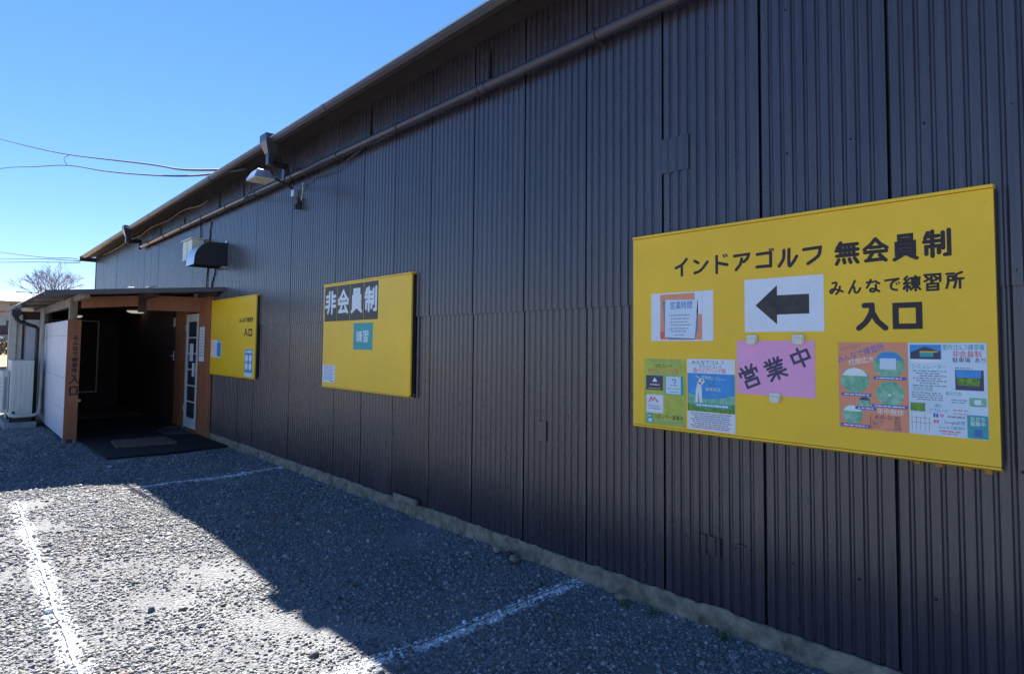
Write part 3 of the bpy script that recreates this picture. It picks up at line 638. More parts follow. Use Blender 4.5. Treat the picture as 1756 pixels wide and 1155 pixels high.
# golfer poster
t = paper('golf_event_poster', 'blue poster with a printed golfer on grass, second from left on the large board', 'poster', 1.850, 1.563, 1.071, 1.467, 'white')
textm('みんなでゴルフ', .026, PP, -1.822, 1.437, width=.195, mat='navy', parent=t, offset=.006)
textm('ラウンドコンペ', .022, PP, -1.775, 1.416, width=.135, mat='navy', parent=t)
textm('隠ペリアハンデ戦', .03, PP, -1.81, 1.389, width=.195, mat='red', parent=t, offset=.01)
plate('print', 'sky', t, PX, 1.8485, 1.5645, 1.180, 1.386)
ob('print', MB().prism([(1.848, 1.176), (1.848, 1.275), (1.80, 1.262), (1.74, 1.245), (1.66, 1.250), (1.5645, 1.272), (1.5645, 1.176)], 'x', PX-.0012, PX-.0007).mesh(), M['green'], t)
ob('print', MB().prism([(1.8478, 1.174), (1.8478, 1.222), (1.77, 1.200), (1.66, 1.205), (1.565, 1.224), (1.565, 1.174)], 'x', PX-.0018, PX-.0013).mesh(), M['grass'], t)
gf = MB()      # printed golfer: head, torso, raised arms and club, legs
F_ = lambda pts: gf.prism(pts, 'x', PX-.0024, PX-.0019)
F_([(1.770+.009*math.cos(a), 1.345+.010*math.sin(a)) for a in np.linspace(0, 5.6, 9)])
F_([(1.793, 1.300), (1.785, 1.338), (1.764, 1.336), (1.758, 1.300)]); F_([(1.795, 1.300), (1.798, 1.212), (1.786, 1.212), (1.779, 1.285), (1.768, 1.212), (1.757, 1.212), (1.758, 1.300)])
F_([(1.785, 1.334), (1.765, 1.334), (1.742, 1.352), (1.738, 1.342), (1.758, 1.322)]); F_([(1.742, 1.345), (1.741, 1.350), (1.795, 1.372), (1.796, 1.368)])
ob('printed_golfer', gf.mesh(), M['lightprint'], t)
bx('print', M['teal'], t, PX-.0025, PX-.0020, 1.585, 1.80, 1.197, 1.222)
textm('国際的にプレー', .022, onx(PX-.0022), -1.76, 1.355, width=.14, mat='lightprint', parent=t, offset=.01, rot=-.06)
textm('豪華賞品', .022, onx(PX-.0022), -1.735, 1.290, width=.09, mat='lightprint', parent=t, offset=.01)
dashes(t, 'lightprint', PX-.0026, 1.79, 1.60, 1.205, .010, 14)
for k in range(8): dashes(t, 'navy' if k != 6 else 'red', PX, 1.83-.012*(k % 3), 1.585+.014*(k % 2), 1.160-.0112*k, .0055, 20+k)
# orange facility poster
t = paper('facility_poster', 'orange poster with round green photographs, left one of the pair at the lower right', 'poster', 1.045, .762, 1.163, 1.562, 'orange')
textm('インドアゴルフ', .02, PP, -1.035, 1.520, width=.09, mat='blueprint', parent=t, rot=.2)
textm('みんなで練習所', .036, PP, -1.042, 1.463, width=.205, mat='blueprint', parent=t, offset=.012, rot=.33)
textm('打席広大', .03, PP, -.998, 1.452, width=.11, mat='lightprint', parent=t, offset=.012, rot=.2)
def disc(cy, cz, r_, mat, parent, x=PX, n=24, nm='round_picture'):
    return ob(nm, MB().prism([(cy+r_*math.cos(2*math.pi*k/n), cz+r_*math.sin(2*math.pi*k/n)) for k in range(n)], 'x', x-.0006, x).mesh(), M[mat], parent)
for (cy, cz, r_, ht) in ((.834, 1.462, .062, 'sky'), (.975, 1.387, .060, 'lightprint'), (.832, 1.332, .056, None), (.988, 1.228, .044, 'lightprint'), (.936, 1.287, .026, 'navy')):
    disc(cy, cz, r_, 'green', t, PX)
    if ht:
        n_ = 12; a0, a1 = (.35, math.pi-.35)
        ob('round_picture', MB().prism([(cy+r_*.93*math.cos(a), cz+r_*.93*math.sin(a)) for a in np.linspace(a0, a1, n_)], 'x', PX-.0012, PX-.0007).mesh(), M[ht], t)
plate('print', 'paleblue', t, PX-.0013, .870, .806, 1.440, 1.490)
disc(.834, 1.325, .006, 'white', t, PX-.0007, 10, 'printed_ball')
for (a, b, z) in ((.897, .768, 1.394), (1.034, .907, 1.313), (.905, .765, 1.268), (.975, .890, 1.252), (1.038, .915, 1.170)):
    plate('caption_bar', 'blueprint', t, PX-.0013, a, b, z, z+.013); dashes(t, 'lightprint', PX-.002, a-.012, b+.01, z+.004, .005, int(a*100))
textm('年中無休', .03, PP, -.885, 1.236, width=.105, mat='lightprint', parent=t, offset=.012)
textm('8:30~21:00', .024, PP, -.893, 1.215, width=.098, mat='navy', parent=t, offset=.008)
for k, (a, b_) in enumerate((('シミュレーター', '無料'), ('鳥かご', '有料'), ('レフティ', '完備'))):
    textm(a, .014, PP, -.905, 1.200-.0135*k, width=.05-.01*(k), mat='navy', parent=t); textm(b_, .014, PP, -.818, 1.200-.0135*k, width=.026, mat='navy', parent=t)
dashes(t, 'navy', PX, .85, .785, 1.168, .004, 31); plate('rule', 'navy', t, PX, .9125, .9105, 1.168, 1.228)
# white/blue information poster
t = paper('information_poster', 'pale blue information poster with small photographs, right one of the pair at the lower right', 'poster', .760, .482, 1.165, 1.560, 'paleblue')
textm('室内ゴルフ練習場', .026, PP, -.632, 1.530, width=.142, mat='teal', parent=t, offset=.012)
textm('非会員制', .03, PP, -.598, 1.500, width=.098, mat='red', parent=t, offset=.014)
textm('駐車場  あり', .022, PP, -.598, 1.478, width=.112, mat='navy', parent=t, offset=.012)
plate('printed_photo', 'sky', t, PX, .752, .637, 1.476, 1.552); ob('printed_photo', MB().prism([(.75, 1.490), (.75, 1.518), (.695, 1.545), (.64, 1.522), (.64, 1.490)], 'x', PX-.0012, PX-.0007).mesh(), M['navy'], t)
plate('printed_photo', 'teal', t, PX-.0013, .715, .665, 1.499, 1.518); plate('printed_photo', 'yellow', t, PX-.0013, .715, .650, 1.5185, 1.524)
plate('printed_photo', 'lightprint', t, PX-.0007, .752, .637, 1.476, 1.489)
textm('シミュレーター', .024, PP, -.745, 1.448, width=.125, mat='teal', parent=t)
for k in range(7): dashes(t, 'grey' if k else 'teal', PX, .742-.012*(k % 3), .62+.02*(k % 2), 1.436-.0105*k, .0045, 40+k)
plate('printed_photo', 'navy', t, PX, .590, .494, 1.363, 1.447); plate('printed_photo', 'sky', t, PX-.0007, .587, .502, 1.415, 1.445); plate('printed_photo', 'grass', t, PX-.0007, .583, .508, 1.382, 1.4145)
dashes(t, 'grey', PX, .59, .53, 1.452, .004, 50)
textm('弾道計測器', .02, PP, -.745, 1.352, width=.075, mat='green', parent=t, offset=.01); textm('集会打席', .018, PP, -.625, 1.338, width=.055, mat='green', parent=t, offset=.01)
for k in range(4): dashes(t, 'navy', PX, .748-.02*(k == 3), .635, 1.342-.0095*k, .004, 60+k); dashes(t, 'navy', PX, .605, .552, 1.318-.01*(k % 2), .004, 70+k) if k < 2 else None
plate('print', 'green', t, PX, .544, .487, 1.298, 1.333); plate('print', 'white', t, PX-.0007, .527, .505, 1.305, 1.326)
plate('printed_photo', 'grass', t, PX, .754, .700, 1.264, 1.300)
textm('楽打', .018, PP, -.665, 1.284, width=.026, mat='teal', parent=t); textm('アプローチ', .018, PP, -.685, 1.264, width=.066, mat='teal', parent=t)
dashes(t, 'red', PX, .60, .55, 1.276, .004, 80); dashes(t, 'red', PX, .60, .555, 1.262, .003, 81)
plate('printed_map', 'white', t, PX, .756, .672, 1.178, 1.256)
for k in range(5): plate('printed_road', 'grey', t, PX-.0007, .750-.016*k, .7485-.016*k, 1.182, 1.252-.01*(k % 3))
plate('printed_road', 'grey', t, PX-.0013, .752, .676, 1.214, 1.2155); plate('printed_road', 'grey', t, PX-.0013, .745, .690, 1.236, 1.2375)
plate('icon', 'blueprint', t, PX, .670, .653, 1.243, 1.259); textm('f', .018, onx(PX-.0008), -.664, 1.245, mat='lightprint', parent=t, offset=.02)
disc(.6395, 1.251, .0085, 'red', t, PX, 4, 'icon'); disc(.6395, 1.251, .0045, 'pink', t, PX-.0007, 10, 'icon')
plate('icon', 'red', t, PX, .669, .651, 1.219, 1.231); ob('icon', MB().prism([(.6625, 1.2285), (.6625, 1.2215), (.656, 1.225)], 'x', PX-.0012, PX-.0007).mesh(), M['lightprint'], t)
dashes(t, 'navy', PX, .62, .56, 1.246, .006, 90); textm('Google広告', .016, PP, -.632, 1.216, width=.072, mat='navy', parent=t); textm('みんなで練習所', .016, PP, -.652, 1.196, width=.09, mat='teal', parent=t)
dashes(t, 'red', PX, .65, .57, 1.184, .005, 91); dashes(t, 'red', PX, .64, .58, 1.175, .003, 92)
plate('print', 'teal', t, PX, .553, .4835, 1.167, 1.262); textm('友だち', .02, onx(PX-.0008), -.543, 1.238, width=.05, mat='lightprint', parent=t, offset=.02); textm('募集中', .02, onx(PX-.0008), -.543, 1.218, width=.05, mat='lightprint', parent=t, offset=.02)
plate('print', 'blueprint', t, PX-.0007, .530, .503, 1.176, 1.204)

# middle board
F2 = onx(S-.0016)
for k, (ch, a, b) in enumerate((('非', 6.420, 6.136), ('会', 6.128, 5.846), ('員', 5.838, 5.556), ('制', 5.548, 5.268))):
    plate('black_square', 'black_sticker', B2, S, a, b, 1.784+.0*k, 2.171-.001*k, th=.0012)
    word(ch, [yb(a-.015, b+.015, 1.86, 2.12)], .0185, B2, F2, 'white')
t = paper('teal_practice_sticker', 'small teal square with white characters below the black squares', 'sticker', 5.747, 5.360, 1.479, 1.753, 'teal')
word('練習', [yb(5.690, 5.565, 1.556, 1.673), yb(5.555, 5.437, 1.558, 1.675)], .0065, t, PP, 'white')
t = paper('small_notice', 'small white notice at the lower left corner of the middle board', 'notice', 6.434, 6.139, 1.113, 1.306, 'white')
for k in range(8): dashes(t, 'red' if k in (0, 3) else 'sky', PX, 6.41, 6.17+.03*(k % 2), 1.285-.021*k, .009, 100+k)
dashes(t, 'navy', PX, 6.24, 6.15, 1.122, .010, 120)
# far board
word('みんなで練習所', [yb(9.132-k*.0777, 9.132-k*.0777-.066, 1.833, 1.900) for k in range(7)], .007, B3, F1)
word('入口', [yb(8.935, 8.775, 1.635, 1.740), yb(8.765, 8.615, 1.635, 1.740)], .013, B3, F1)
t = paper('blue_white_notice', 'white and blue notice at the left edge of the farthest board', 'notice', 10.357, 9.900, 1.312, 1.580, 'white')
plate('print', 'sky', t, PX, 10.09, 9.91, 1.33, 1.575)
for k in range(7): dashes(t, 'pink', PX, 10.33, 10.12, 1.53-.03*k, .012, 130+k)
dashes(t, 'lightprint', PX-.0007, 10.07, 9.93, 1.54, .02, 140)
t = paper('blue_round_poster', 'tall blue poster with four white circles at the lower right of the farthest board', 'poster', 8.872, 8.572, 1.070, 1.456, 'paleblue')
plate('print', 'sky', t, PX, 8.866, 8.578, 1.125, 1.450)
for a in (8.795, 8.655):
    for z in (1.325, 1.21): disc(a, z, .052, 'lightprint', t, PX-.0007, 16)
dashes(t, 'lightprint', PX-.0007, 8.84, 8.60, 1.40, .03, 150)

# ------------------------------------------------------------ floodlight, meter box, vent hood
t = thing('floodlight', 'black floodlight on an arm reaching out over the wall pipe', 'lamp', (-.03, 7.37, 3.38))
bx('wall_box', M['steel'], t, -.075, -.012, 7.33, 7.41, 3.375, 3.465, c=.006)
ob('arm', MB().tube([(-.05, 7.37, 3.455), (-.12, 7.36, 3.50), (-.2, 7.33, 3.515), (-.42, 7.22, 3.53)], .014, 8).mesh(smooth=True), M['lampblack'], t)
hd = MB(); cxh, cyh, czh = -.56, 7.12, 3.50
v = []
for (z, a, b_) in ((3.44, .115, .135), (3.455, .115, .135), (3.54, .07, .09), (3.555, .05, .06)):
    v += [(cxh+sx*a, cyh+sy*b_, z) for sx, sy in ((-1, -1), (1, -1), (1, 1), (-1, 1))]
hd.add(v, [(0, 1, 2, 3), (12, 13, 14, 15)]+[(r_*4+i, r_*4+(i+1) % 4, r_*4+4+(i+1) % 4, r_*4+4+i) for r_ in range(3) for i in range(4)])
ob('housing', hd.mesh(), M['steel'], t)
bx('lens', M['skin_lamp'], t, cxh-.11, cxh+.11, cyh-.14, cyh+.14, 3.43, 3.439)
bx('knuckle', M['lampblack'], t, -.50, -.40, 7.14, 7.24, 3.50, 3.575, c=.01)
cable('floodlight_cable', [(-.62, 7.28, 3.46), (-.4, 7.9, 3.50), (-.15, 8.8, 3.60), (-.02, 9.45, 3.68)], .010, M['dark'], 'black cable sloping from the floodlight back to the wall')
t = thing('sensor', 'small black sensor hanging on the wall below the floodlight', 'sensor', (-.03, 7.25, 3.18))
bx('body', M['lampblack'], t, -.075, -.012, 7.22, 7.28, 3.20, 3.34, c=.012); bx('visor', M['dark'], t, -.10, -.076, 7.21, 7.27, 3.19, 3.26, c=.01)
ob('lead', MB().tube([(-.03, 7.20, 3.30), (-.025, 7.17, 3.42), (-.035, 7.15, 3.52)], .006, 6).mesh(), M['pvc'], t)
t = thing('meter_box', 'cream metal box high on the wall beside the vent hood', 'electric box', (-.1, 11.35, 2.93))
bx('case', M['magnet'], t, -.205, -.012, 11.10, 11.62, 2.945, 3.285, c=.008); bx('lid', M['magnet'], t, -.232, -.010, 11.06, 11.66, 3.286, 3.305, c=.003)
bx('door', M['magnet'], t, -.212, -.2055, 11.36, 11.60, 2.96, 3.27)
t = thing('vent_hood', 'quarter-round metal ventilation hood on the wall above the porch', 'vent hood', (-.2, 10.1, 2.7))
hp = [(-.018, 3.10), (-.20, 3.095)]+[(-.20-.27*math.sin(a), 2.80+.295*math.cos(a)) for a in np.linspace(.15, math.pi/2, 9)]+[(-.475, 2.73), (-.018, 2.73)]
ob('side_panel', MB().prism(hp, 'y', 9.95, 9.962).mesh(), M['dark'], t); ob('side_panel', MB().prism(hp, 'y', 10.368, 10.38).mesh(), M['dark'], t)
sh = MB(); n_ = len(hp)-1
v = [(x, y, z) for y in (9.9625, 10.3675) for x, z in hp[:n_]]; v += [(x+.004, y, z-.004) for y in (9.9625, 10.3675) for x, z in hp[:n_]]
sh.add(v, [(i, i+1, n_+i+1, n_+i) for i in range(n_-1)]+[(2*n_+i, 3*n_+i, 3*n_+i+1, 2*n_+i+1) for i in range(n_-1)])
ob('curved_shell', sh.mesh(smooth=True), M['steel'], t)
bx('flange', M['steel'], t, -.03, -.014, 9.88, 9.945, 3.10, 3.13); bx('flange', M['steel'], t, -.09, -.014, 9.86, 9.945, 2.70, 2.72); bx('rear_plate', M['dark'], t, -.017, -.012, 9.90, 10.42, 2.70, 3.12)

# ------------------------------------------------------------ entrance porch
P = thing('entrance_porch', 'orange-brown timber porch with a lean-to roof against the far part of the wall', 'porch', (-.8, 11.5, 0))
YF = lambda x: 11.02-.21*x      # front line, slightly skewed
def skew(name, mat, parent, x0, x1, dy0, dy1, z0, z1, zs=0.0):
    """box following the skewed porch front"""
    v = [(x, YF(x)+d, z+(zs*(x-x0))) for x in (x0, x1) for d in (dy0, dy1) for z in (z0, z1)]
    return ob(name, MB().add(v, [(0, 1, 3, 2), (4, 6, 7, 5), (0, 4, 5, 1), (2, 3, 7, 6), (0, 2, 6, 4), (1, 5, 7, 3)]).mesh(), M[mat], parent)
# roof: corrugated sheets draining to -X
def zr(x): return 2.40+.080*x
def roof_sheet(y0, y1, yfun):
    n = 160; v = []; f = []
    xs_ = (-2.21, .0)
    ny = max(2, int((y1-y0)/.019)); ysn = np.linspace(0, 1, ny)
    for j in ysn:
        for x in xs_:
            ya = y0+yfun*(x) ; yv = ya+(y1-ya)*j; z = zr(x)+.008*math.cos(yv*2*math.pi/.076)
            v += [(x, yv, z), (x, yv, z-.006)]
    for j in range(ny-1):
        a = 4*j; b_ = 4*(j+1); f += [(a, a+2, b_+2, b_), (a+1, b_+1, b_+3, a+3), (a, b_, b_+1, a+1), (a+2, a+3, b_+3, b_+2)]
    f += [(0, 1, 3, 2), (4*(ny-1), 4*(ny-1)+2, 4*(ny-1)+3, 4*(ny-1)+1)]
    return MB().add(v, f).mesh()
ob('roof_sheet', roof_sheet(10.0, 16.1, -.19), M['roofsheet'], P)
v = [(x, 9.98-.19*x+d, zr(x)+z) for x in (-2.21, 0) for d in (0, .03) for z in (-.055, .014)]
ob('roof_edge_board', MB().add(v, [(0, 1, 3, 2), (4, 6, 7, 5), (0, 4, 5, 1), (2, 3, 7, 6), (0, 2, 6, 4), (1, 5, 7, 3)]).mesh(), M['gutter'], P)
for x in (-1.72, -.90, -.10):
    zt = zr(x)-.02; ob('rafter', MB().box(x-.035, x+.035, 10.1-.19*x, 16.0, zt-.085, zt-.005).mesh(), M['rawwood' if x < -1.5 else 'darkwood'], P)
for yv in (12.3, 13.6, 14.9):
    v = [(x, yv+d, zr(x)-.011+z) for x in (-2.15, -.02) for d in (0, .05) for z in (-.035, 0)]
    ob('batten', MB().add(v, [(0, 1, 3, 2), (4, 6, 7, 5), (0, 4, 5, 1), (2, 3, 7, 6), (0, 2, 6, 4), (1, 5, 7, 3)]).mesh(), M['rawwood'], P)
skew('fascia', 'brownwood', P, -1.66, -.93, 0, .04, 2.055, 2.225, .083); skew('fascia', 'brownwood', P, -.83, -.0, 0, .04, 2.055, 2.30, .0)
skew('bracket', 'darkwood', P, -.925, -.835, -.03, .05, 2.02, 2.32); skew('bracket', 'rawwood', P, -.16, -.03, -.12, -.005, 2.27, 2.36)
bx('post', M['rawwood'], P, -1.80, -1.70, 11.30+.1, 11.50, 1.86, 2.21, c=.004)
bx('post', M['pvc'], P, -1.86, -1.80, 14.6, 14.66, 0, 2.16)
# side beam
ob('side_beam', MB().box(-1.795, -1.735, 11.52, 16.0, 2.07, 2.195).mesh(), M['rawwood'], P)
# partition with its lettered end board
for k, (z0_, z1_) in enumerate(((.06, .50), (.504, .98), (.984, 1.62), (1.624, 1.862))):
    bx('partition_panel', M['panel'], P, -1.815, -1.80, 11.405, 14.85, z0_, z1_)
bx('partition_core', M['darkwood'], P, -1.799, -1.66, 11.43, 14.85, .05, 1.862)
eb = bx('end_board', M['brownwood'], P, -1.817, -1.645, 11.385, 11.404, .05, 1.872, c=.002)
tt = ob('lettering', strokes('みんなで練習所', [(-1.745, -1.675, 1.562-k*.084, 1.632-k*.084) for k in range(7)], .0064, 0, ony(11.3838)).mesh(), M['black'], P)
ob('lettering', strokes('入口', [(-1.775, -1.635+.0, .885, 1.030), (-1.770, -1.650, .715, .855)], .0115, 0, ony(11.3838)).mesh(), M['black'], P)
for x in (-1.80, -1.67): bx('foot', M['rawwood'], P, x-.02, x+.02, 11.40, 11.47, -.01, .05)
ob('latch', MB().tube([(-1.64, 11.42, .63), (-1.62, 11.40, .63)], .022, 10).mesh(), M['pvc'], P)
s_ = root_mesh('sticker', MB().box(-1.8165, -1.8155, 13.02, 13.16, 1.27, 1.50).mesh(), M['magnet'], 'small yellowish sticker on the white partition panel', 'sticker')
# interior: back wall, ceiling, wall boards
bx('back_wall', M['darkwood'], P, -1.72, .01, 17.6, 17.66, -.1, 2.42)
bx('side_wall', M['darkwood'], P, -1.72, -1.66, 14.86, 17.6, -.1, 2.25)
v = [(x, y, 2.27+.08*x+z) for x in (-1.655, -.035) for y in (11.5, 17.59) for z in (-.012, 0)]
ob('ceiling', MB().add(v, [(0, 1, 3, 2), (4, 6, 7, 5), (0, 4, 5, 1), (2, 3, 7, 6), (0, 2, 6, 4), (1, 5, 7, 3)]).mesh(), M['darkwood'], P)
v = [(x, y, 2.42+.083*x+z) for x in (-1.9, -.035) for y in (16.1, 17.9) for z in (-.012, 0)]
ob('rear_roof', MB().add(v, [(0, 1, 3, 2), (4, 6, 7, 5), (0, 4, 5, 1), (2, 3, 7, 6), (0, 2, 6, 4), (1, 5, 7, 3)]).mesh(), M['roofsheet'], P)
for a_ in ((-.485, -.46, .33, 2.05), (-1.40, -1.375, .33, 2.05), (-1.374, -.486, 2.025, 2.05), (-1.374, -.486, .33, .355)): bx('frame_strip', M['doorwhite'], P, a_[0], a_[1], 17.57, 17.598, a_[2], a_[3])
bx('wall_board', M['brownwood'], P, -.065, -.012, 10.47, 11.05, .03, 2.36, c=.003)
bx('wall_board', M['brownwood'], P, -.050, -.012, 11.78, 12.50, .03, 2.14, c=.003); bx('wall_board', M['brownwood'], P, -.050, -.012, 11.06, 11.775, 2.06, 2.14)
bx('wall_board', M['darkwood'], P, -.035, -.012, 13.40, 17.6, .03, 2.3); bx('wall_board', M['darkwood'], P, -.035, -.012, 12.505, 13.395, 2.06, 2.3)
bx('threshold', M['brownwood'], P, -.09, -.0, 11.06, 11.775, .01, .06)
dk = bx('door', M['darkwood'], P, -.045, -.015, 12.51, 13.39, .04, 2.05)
hn = ob('handle', MB().box(-.062, -.046, 12.56, 12.60, 1.20, 1.38).box(-.10, -.085, 12.55, 12.68, 1.28, 1.30).box(-.09, -.06, 12.57, 12.59, 1.28, 1.30).mesh(), M['steel'], dk)
ic = root_mesh('intercom', MB().box(-.065, -.0455, 12.54, 12.62, 1.83, 2.00, c=.004).mesh(), M['pvc'], 'small pale plate on the dark inner door of the porch', 'intercom')
# glazed door
D = bx('door', M['doorwhite'], P, -.066, -.03, 11.075, 11.155, .075, 2.035, c=.003)
def dsub(n_, m_, *a): return ob(n_, MB().box(*a, c=.002).mesh(), M[m_], D)
dsub('stile', 'doorwhite', -.066, -.03, 11.685, 11.765, .075, 2.035)
dsub('rail', 'doorwhite', -.064, -.032, 11.156, 11.684, 1.90, 2.034); dsub('rail', 'doorwhite', -.064, -.032, 11.156, 11.684, .076, .25)
nz_ = 6; zz_ = np.linspace(.25, 1.90, nz_+1)
for k in range(nz_):
    dsub('pane', 'pane', -.050, -.044, 11.157, 11.683, zz_[k]+.012, zz_[k+1]-.012)
    if k: dsub('muntin', 'doorwhite', -.060, -.036, 11.156, 11.684, zz_[k]-.012, zz_[k]+.012)
for z in (.35, 1.75): dsub('hinge', 'steel', -.075, -.066, 11.755, 11.785, z, z+.09)
pn = thing('door_notice', 'white paper taped inside the glazed entrance door', 'notice', (-.07, 11.4, 1.2)); bx('paper', M['white'], pn, -.0685, -.0675, 11.30, 11.50, 1.22, 1.52)
pn = thing('door_notice', 'paler sheet low on the glass of the entrance door', 'notice', (-.07, 11.4, .9)); bx('paper', M['lightprint'], pn, -.0685, -.0675, 11.20, 11.34, .96, 1.19)
pn = thing('post_notice', 'tall narrow white notice on the brown board beside the glazed door', 'notice', (-.07, 10.8, 1.23)); bx('paper', M['white'], pn, -.068, -.066, 10.72, 10.98, 1.23, 1.80)
for k in range(9): dashes(pn, 'grey', -.0681, 10.95, 10.75, 1.72-.05*k, .014, 200+k)
# ceiling lamps
def dome(loc, label, r_):
    t = thing('ceiling_lamp', label, 'lamp', loc, 'lamps under the porch ceiling')
    x, y, z = loc; v = []; f = []; n_ = 20
    pr = [(.0, -.05), (.55, -.045), (.85, -.028), (1.0, 0)]
    bm_ = MB()
    for rr, zz in pr[1:]: v += [(x+r_*rr*math.cos(2*math.pi*k/n_), y+r_*rr*math.sin(2*math.pi*k/n_), z+zz) for k in range(n_)]
    v.append((x, y, z-.05)); f = [(j*n_+k, j*n_+(k+1) % n_, (j+1)*n_+(k+1) % n_, (j+1)*n_+k) for j in range(2) for k in range(n_)]+[(k, (k+1) % n_, 3*n_) for k in range(n_)]
    ob('lamp_shade', bm_.add(v, f).mesh(smooth=True), M['lampglow'], t)
    ob('lamp_base', MB().tube([(x, y, z+.001), (x, y, z+.03)], r_*.95, 20).mesh(), M['pvc'], t)
dome((-.16, 15.2, 2.215), 'flat round cream lamp under the middle of the porch ceiling', .19)
dome((-1.02, 16.9, 2.13), 'smaller dim round lamp deeper in the porch, by the left side', .13)
# mats and boards
def flat_poly(pts, z0, z1, mat, name, label, cat, jitter=0): 
    return root_mesh(name, MB().prism(pts, 'z', z0, z1).mesh(), M[mat], label, cat, 'mats on the porch floor')
flat_poly([(-1.56, 9.47), (-.9, 9.44), (-.04, 9.52), (-.05, 10.8), (-.06, 14.5), (-1.62, 14.5), (-1.60, 11.3)], -.005, .016, 'mat', 'rubber_mat', 'large black rubber mat spreading from the porch onto the gravel', 'mat')
flat_poly([(-1.33, 10.22), (-.56, 10.14), (-.55, 10.92), (-1.27, 10.95)], .018, .045, 'matbrown', 'doormat', 'brown-grey doormat lying on the black rubber mat', 'mat')
flat_poly([(-.46, 11.25), (-.07, 11.15), (-.07, 11.84), (-.44, 11.88)], .018, .04, 'matgrey', 'doormat', 'dark grey doormat in front of the glazed door', 'mat')
flat_poly([(-.30, 12.0), (-.07, 11.97), (-.07, 12.5), (-.28, 12.5)], .018, .06, 'dark', 'door_tray', 'low dark tray beside the glazed door', 'tray')
# things on the porch roof
t = root_mesh('roof_antenna', MB().tube([(-.92, 10.75, 2.37), (-.80, 10.74, 2.42)], .022, 8, .012).tube([(-.80, 10.74, 2.40), (-.79, 10.74, 2.45)], .006, 6).mesh(), M['pvc'], 'small grey spike lamp lying on the front edge of the porch roof', 'fixture')
t = root_mesh('roof_clamp', MB().box(-1.20, -1.12, 10.55, 10.63, 2.34, 2.365, c=.004).mesh(), M['lightprint'], 'little white clamp on the front edge of the porch roof', 'clamp')
# rear room beyond the partition
R = thing('rear_annex', 'low annex with pale wall panels behind the air conditioner', 'annex', (-2.1, 15.4, 0))
bx('wall_panel', M['panel'], R, -2.06, -1.82, 15.20, 15.23, .05, 1.96); bx('wall_panel', M['pvc'], R, -2.165, -2.085, 15.20, 15.23, .05, 2.05); bx('corner_post', M['pvc'], R, -2.29, -2.17, 15.16, 15.26, 0, 2.12, c=.004)
for x in (-2.083, -2.066): bx('trim', M['darkwood'], R, x, x+.012, 15.17, 15.20, .05, 2.0)
bx('side_wall', M['panel'], R, -1.95, -1.91, 15.27, 17.6, .05, 2.05); bx('upper_wall', M['darkwood'], R, -2.2, -1.80, 15.235, 15.26, .05, 2.12)
v = [(x, y, 2.16+.10*(x+2.26)+z) for x in (-3.4, -2.2) for y in (16.3, 18.4) for z in (-.02, .0)]
ob('canopy_roof', MB().add(v, [(0, 1, 3, 2), (4, 6, 7, 5), (0, 4, 5, 1), (2, 3, 7, 6), (0, 2, 6, 4), (1, 5, 7, 3)]).mesh(), M['roofsheet'], R)
bx('canopy_fascia', M['pvc'], R, -3.4, -2.27, 16.34, 16.37, 1.86, 2.03)
bx('canopy_post', M['rawwood'], R, -3.38, -3.30, 16.4, 16.48, 0, 1.9)
# black gutter hopper and downpipe
t = thing('black_downpipe', 'black downpipe bending from the low porch roof corner to the ground', 'downpipe', (-1.93, 13.9, 0))
hm = MB(); v = []
for z, a in ((2.10, .065), (2.02, .065), (1.95, .035)): v += [(-2.27+sx*a, 13.95+sy*a, z) for sx, sy in ((-1, -1), (1, -1), (1, 1), (-1, 1))]
hm.add(v, [(0, 1, 2, 3), (8, 9, 10, 11)]+[(r_*4+i, r_*4+(i+1) % 4, r_*4+4+(i+1) % 4, r_*4+4+i) for r_ in (0, 1) for i in range(4)]); ob('hopper', hm.mesh(), M['dark'], t)
ob('pipe', MB().tube([(-2.27, 13.95, 1.97), (-2.26, 13.95, 1.92), (-2.2, 13.95, 1.875), (-1.99, 13.95, 1.80), (-1.955, 13.95, 1.76), (-1.955, 13.95, 1.6), (-1.955, 13.95, .05)], .032, 10).mesh(smooth=True), M['dark'], t)
ob('gutter', MB().prism([(-2.30, 2.20), (-2.29, 2.13), (-2.25, 2.11), (-2.21, 2.13), (-2.20, 2.20), (-2.206, 2.20), (-2.215, 2.135), (-2.25, 2.12), (-2.283, 2.137), (-2.293, 2.20)], 'y', 13.9, 16.1).mesh(), M['dark'], t)
t = thing('drain_hose', 'cream plastic pipe curving down the white partition to the air conditioner', 'pipe', (-1.87, 14.0, .2))
ob('hose', MB().tube([(-1.865, 14.05, 2.12), (-1.865, 14.05, 1.7), (-1.872, 14.0, 1.2), (-1.88, 13.95, .7), (-1.885, 13.85, .34), (-1.91, 13.75, .25), (-1.98, 13.72, .225), (-2.12, 13.71, .22), (-2.25, 13.71, .22), (-2.27, 13.74, .24)], .030, 10).mesh(smooth=True), M['pvc'], t)
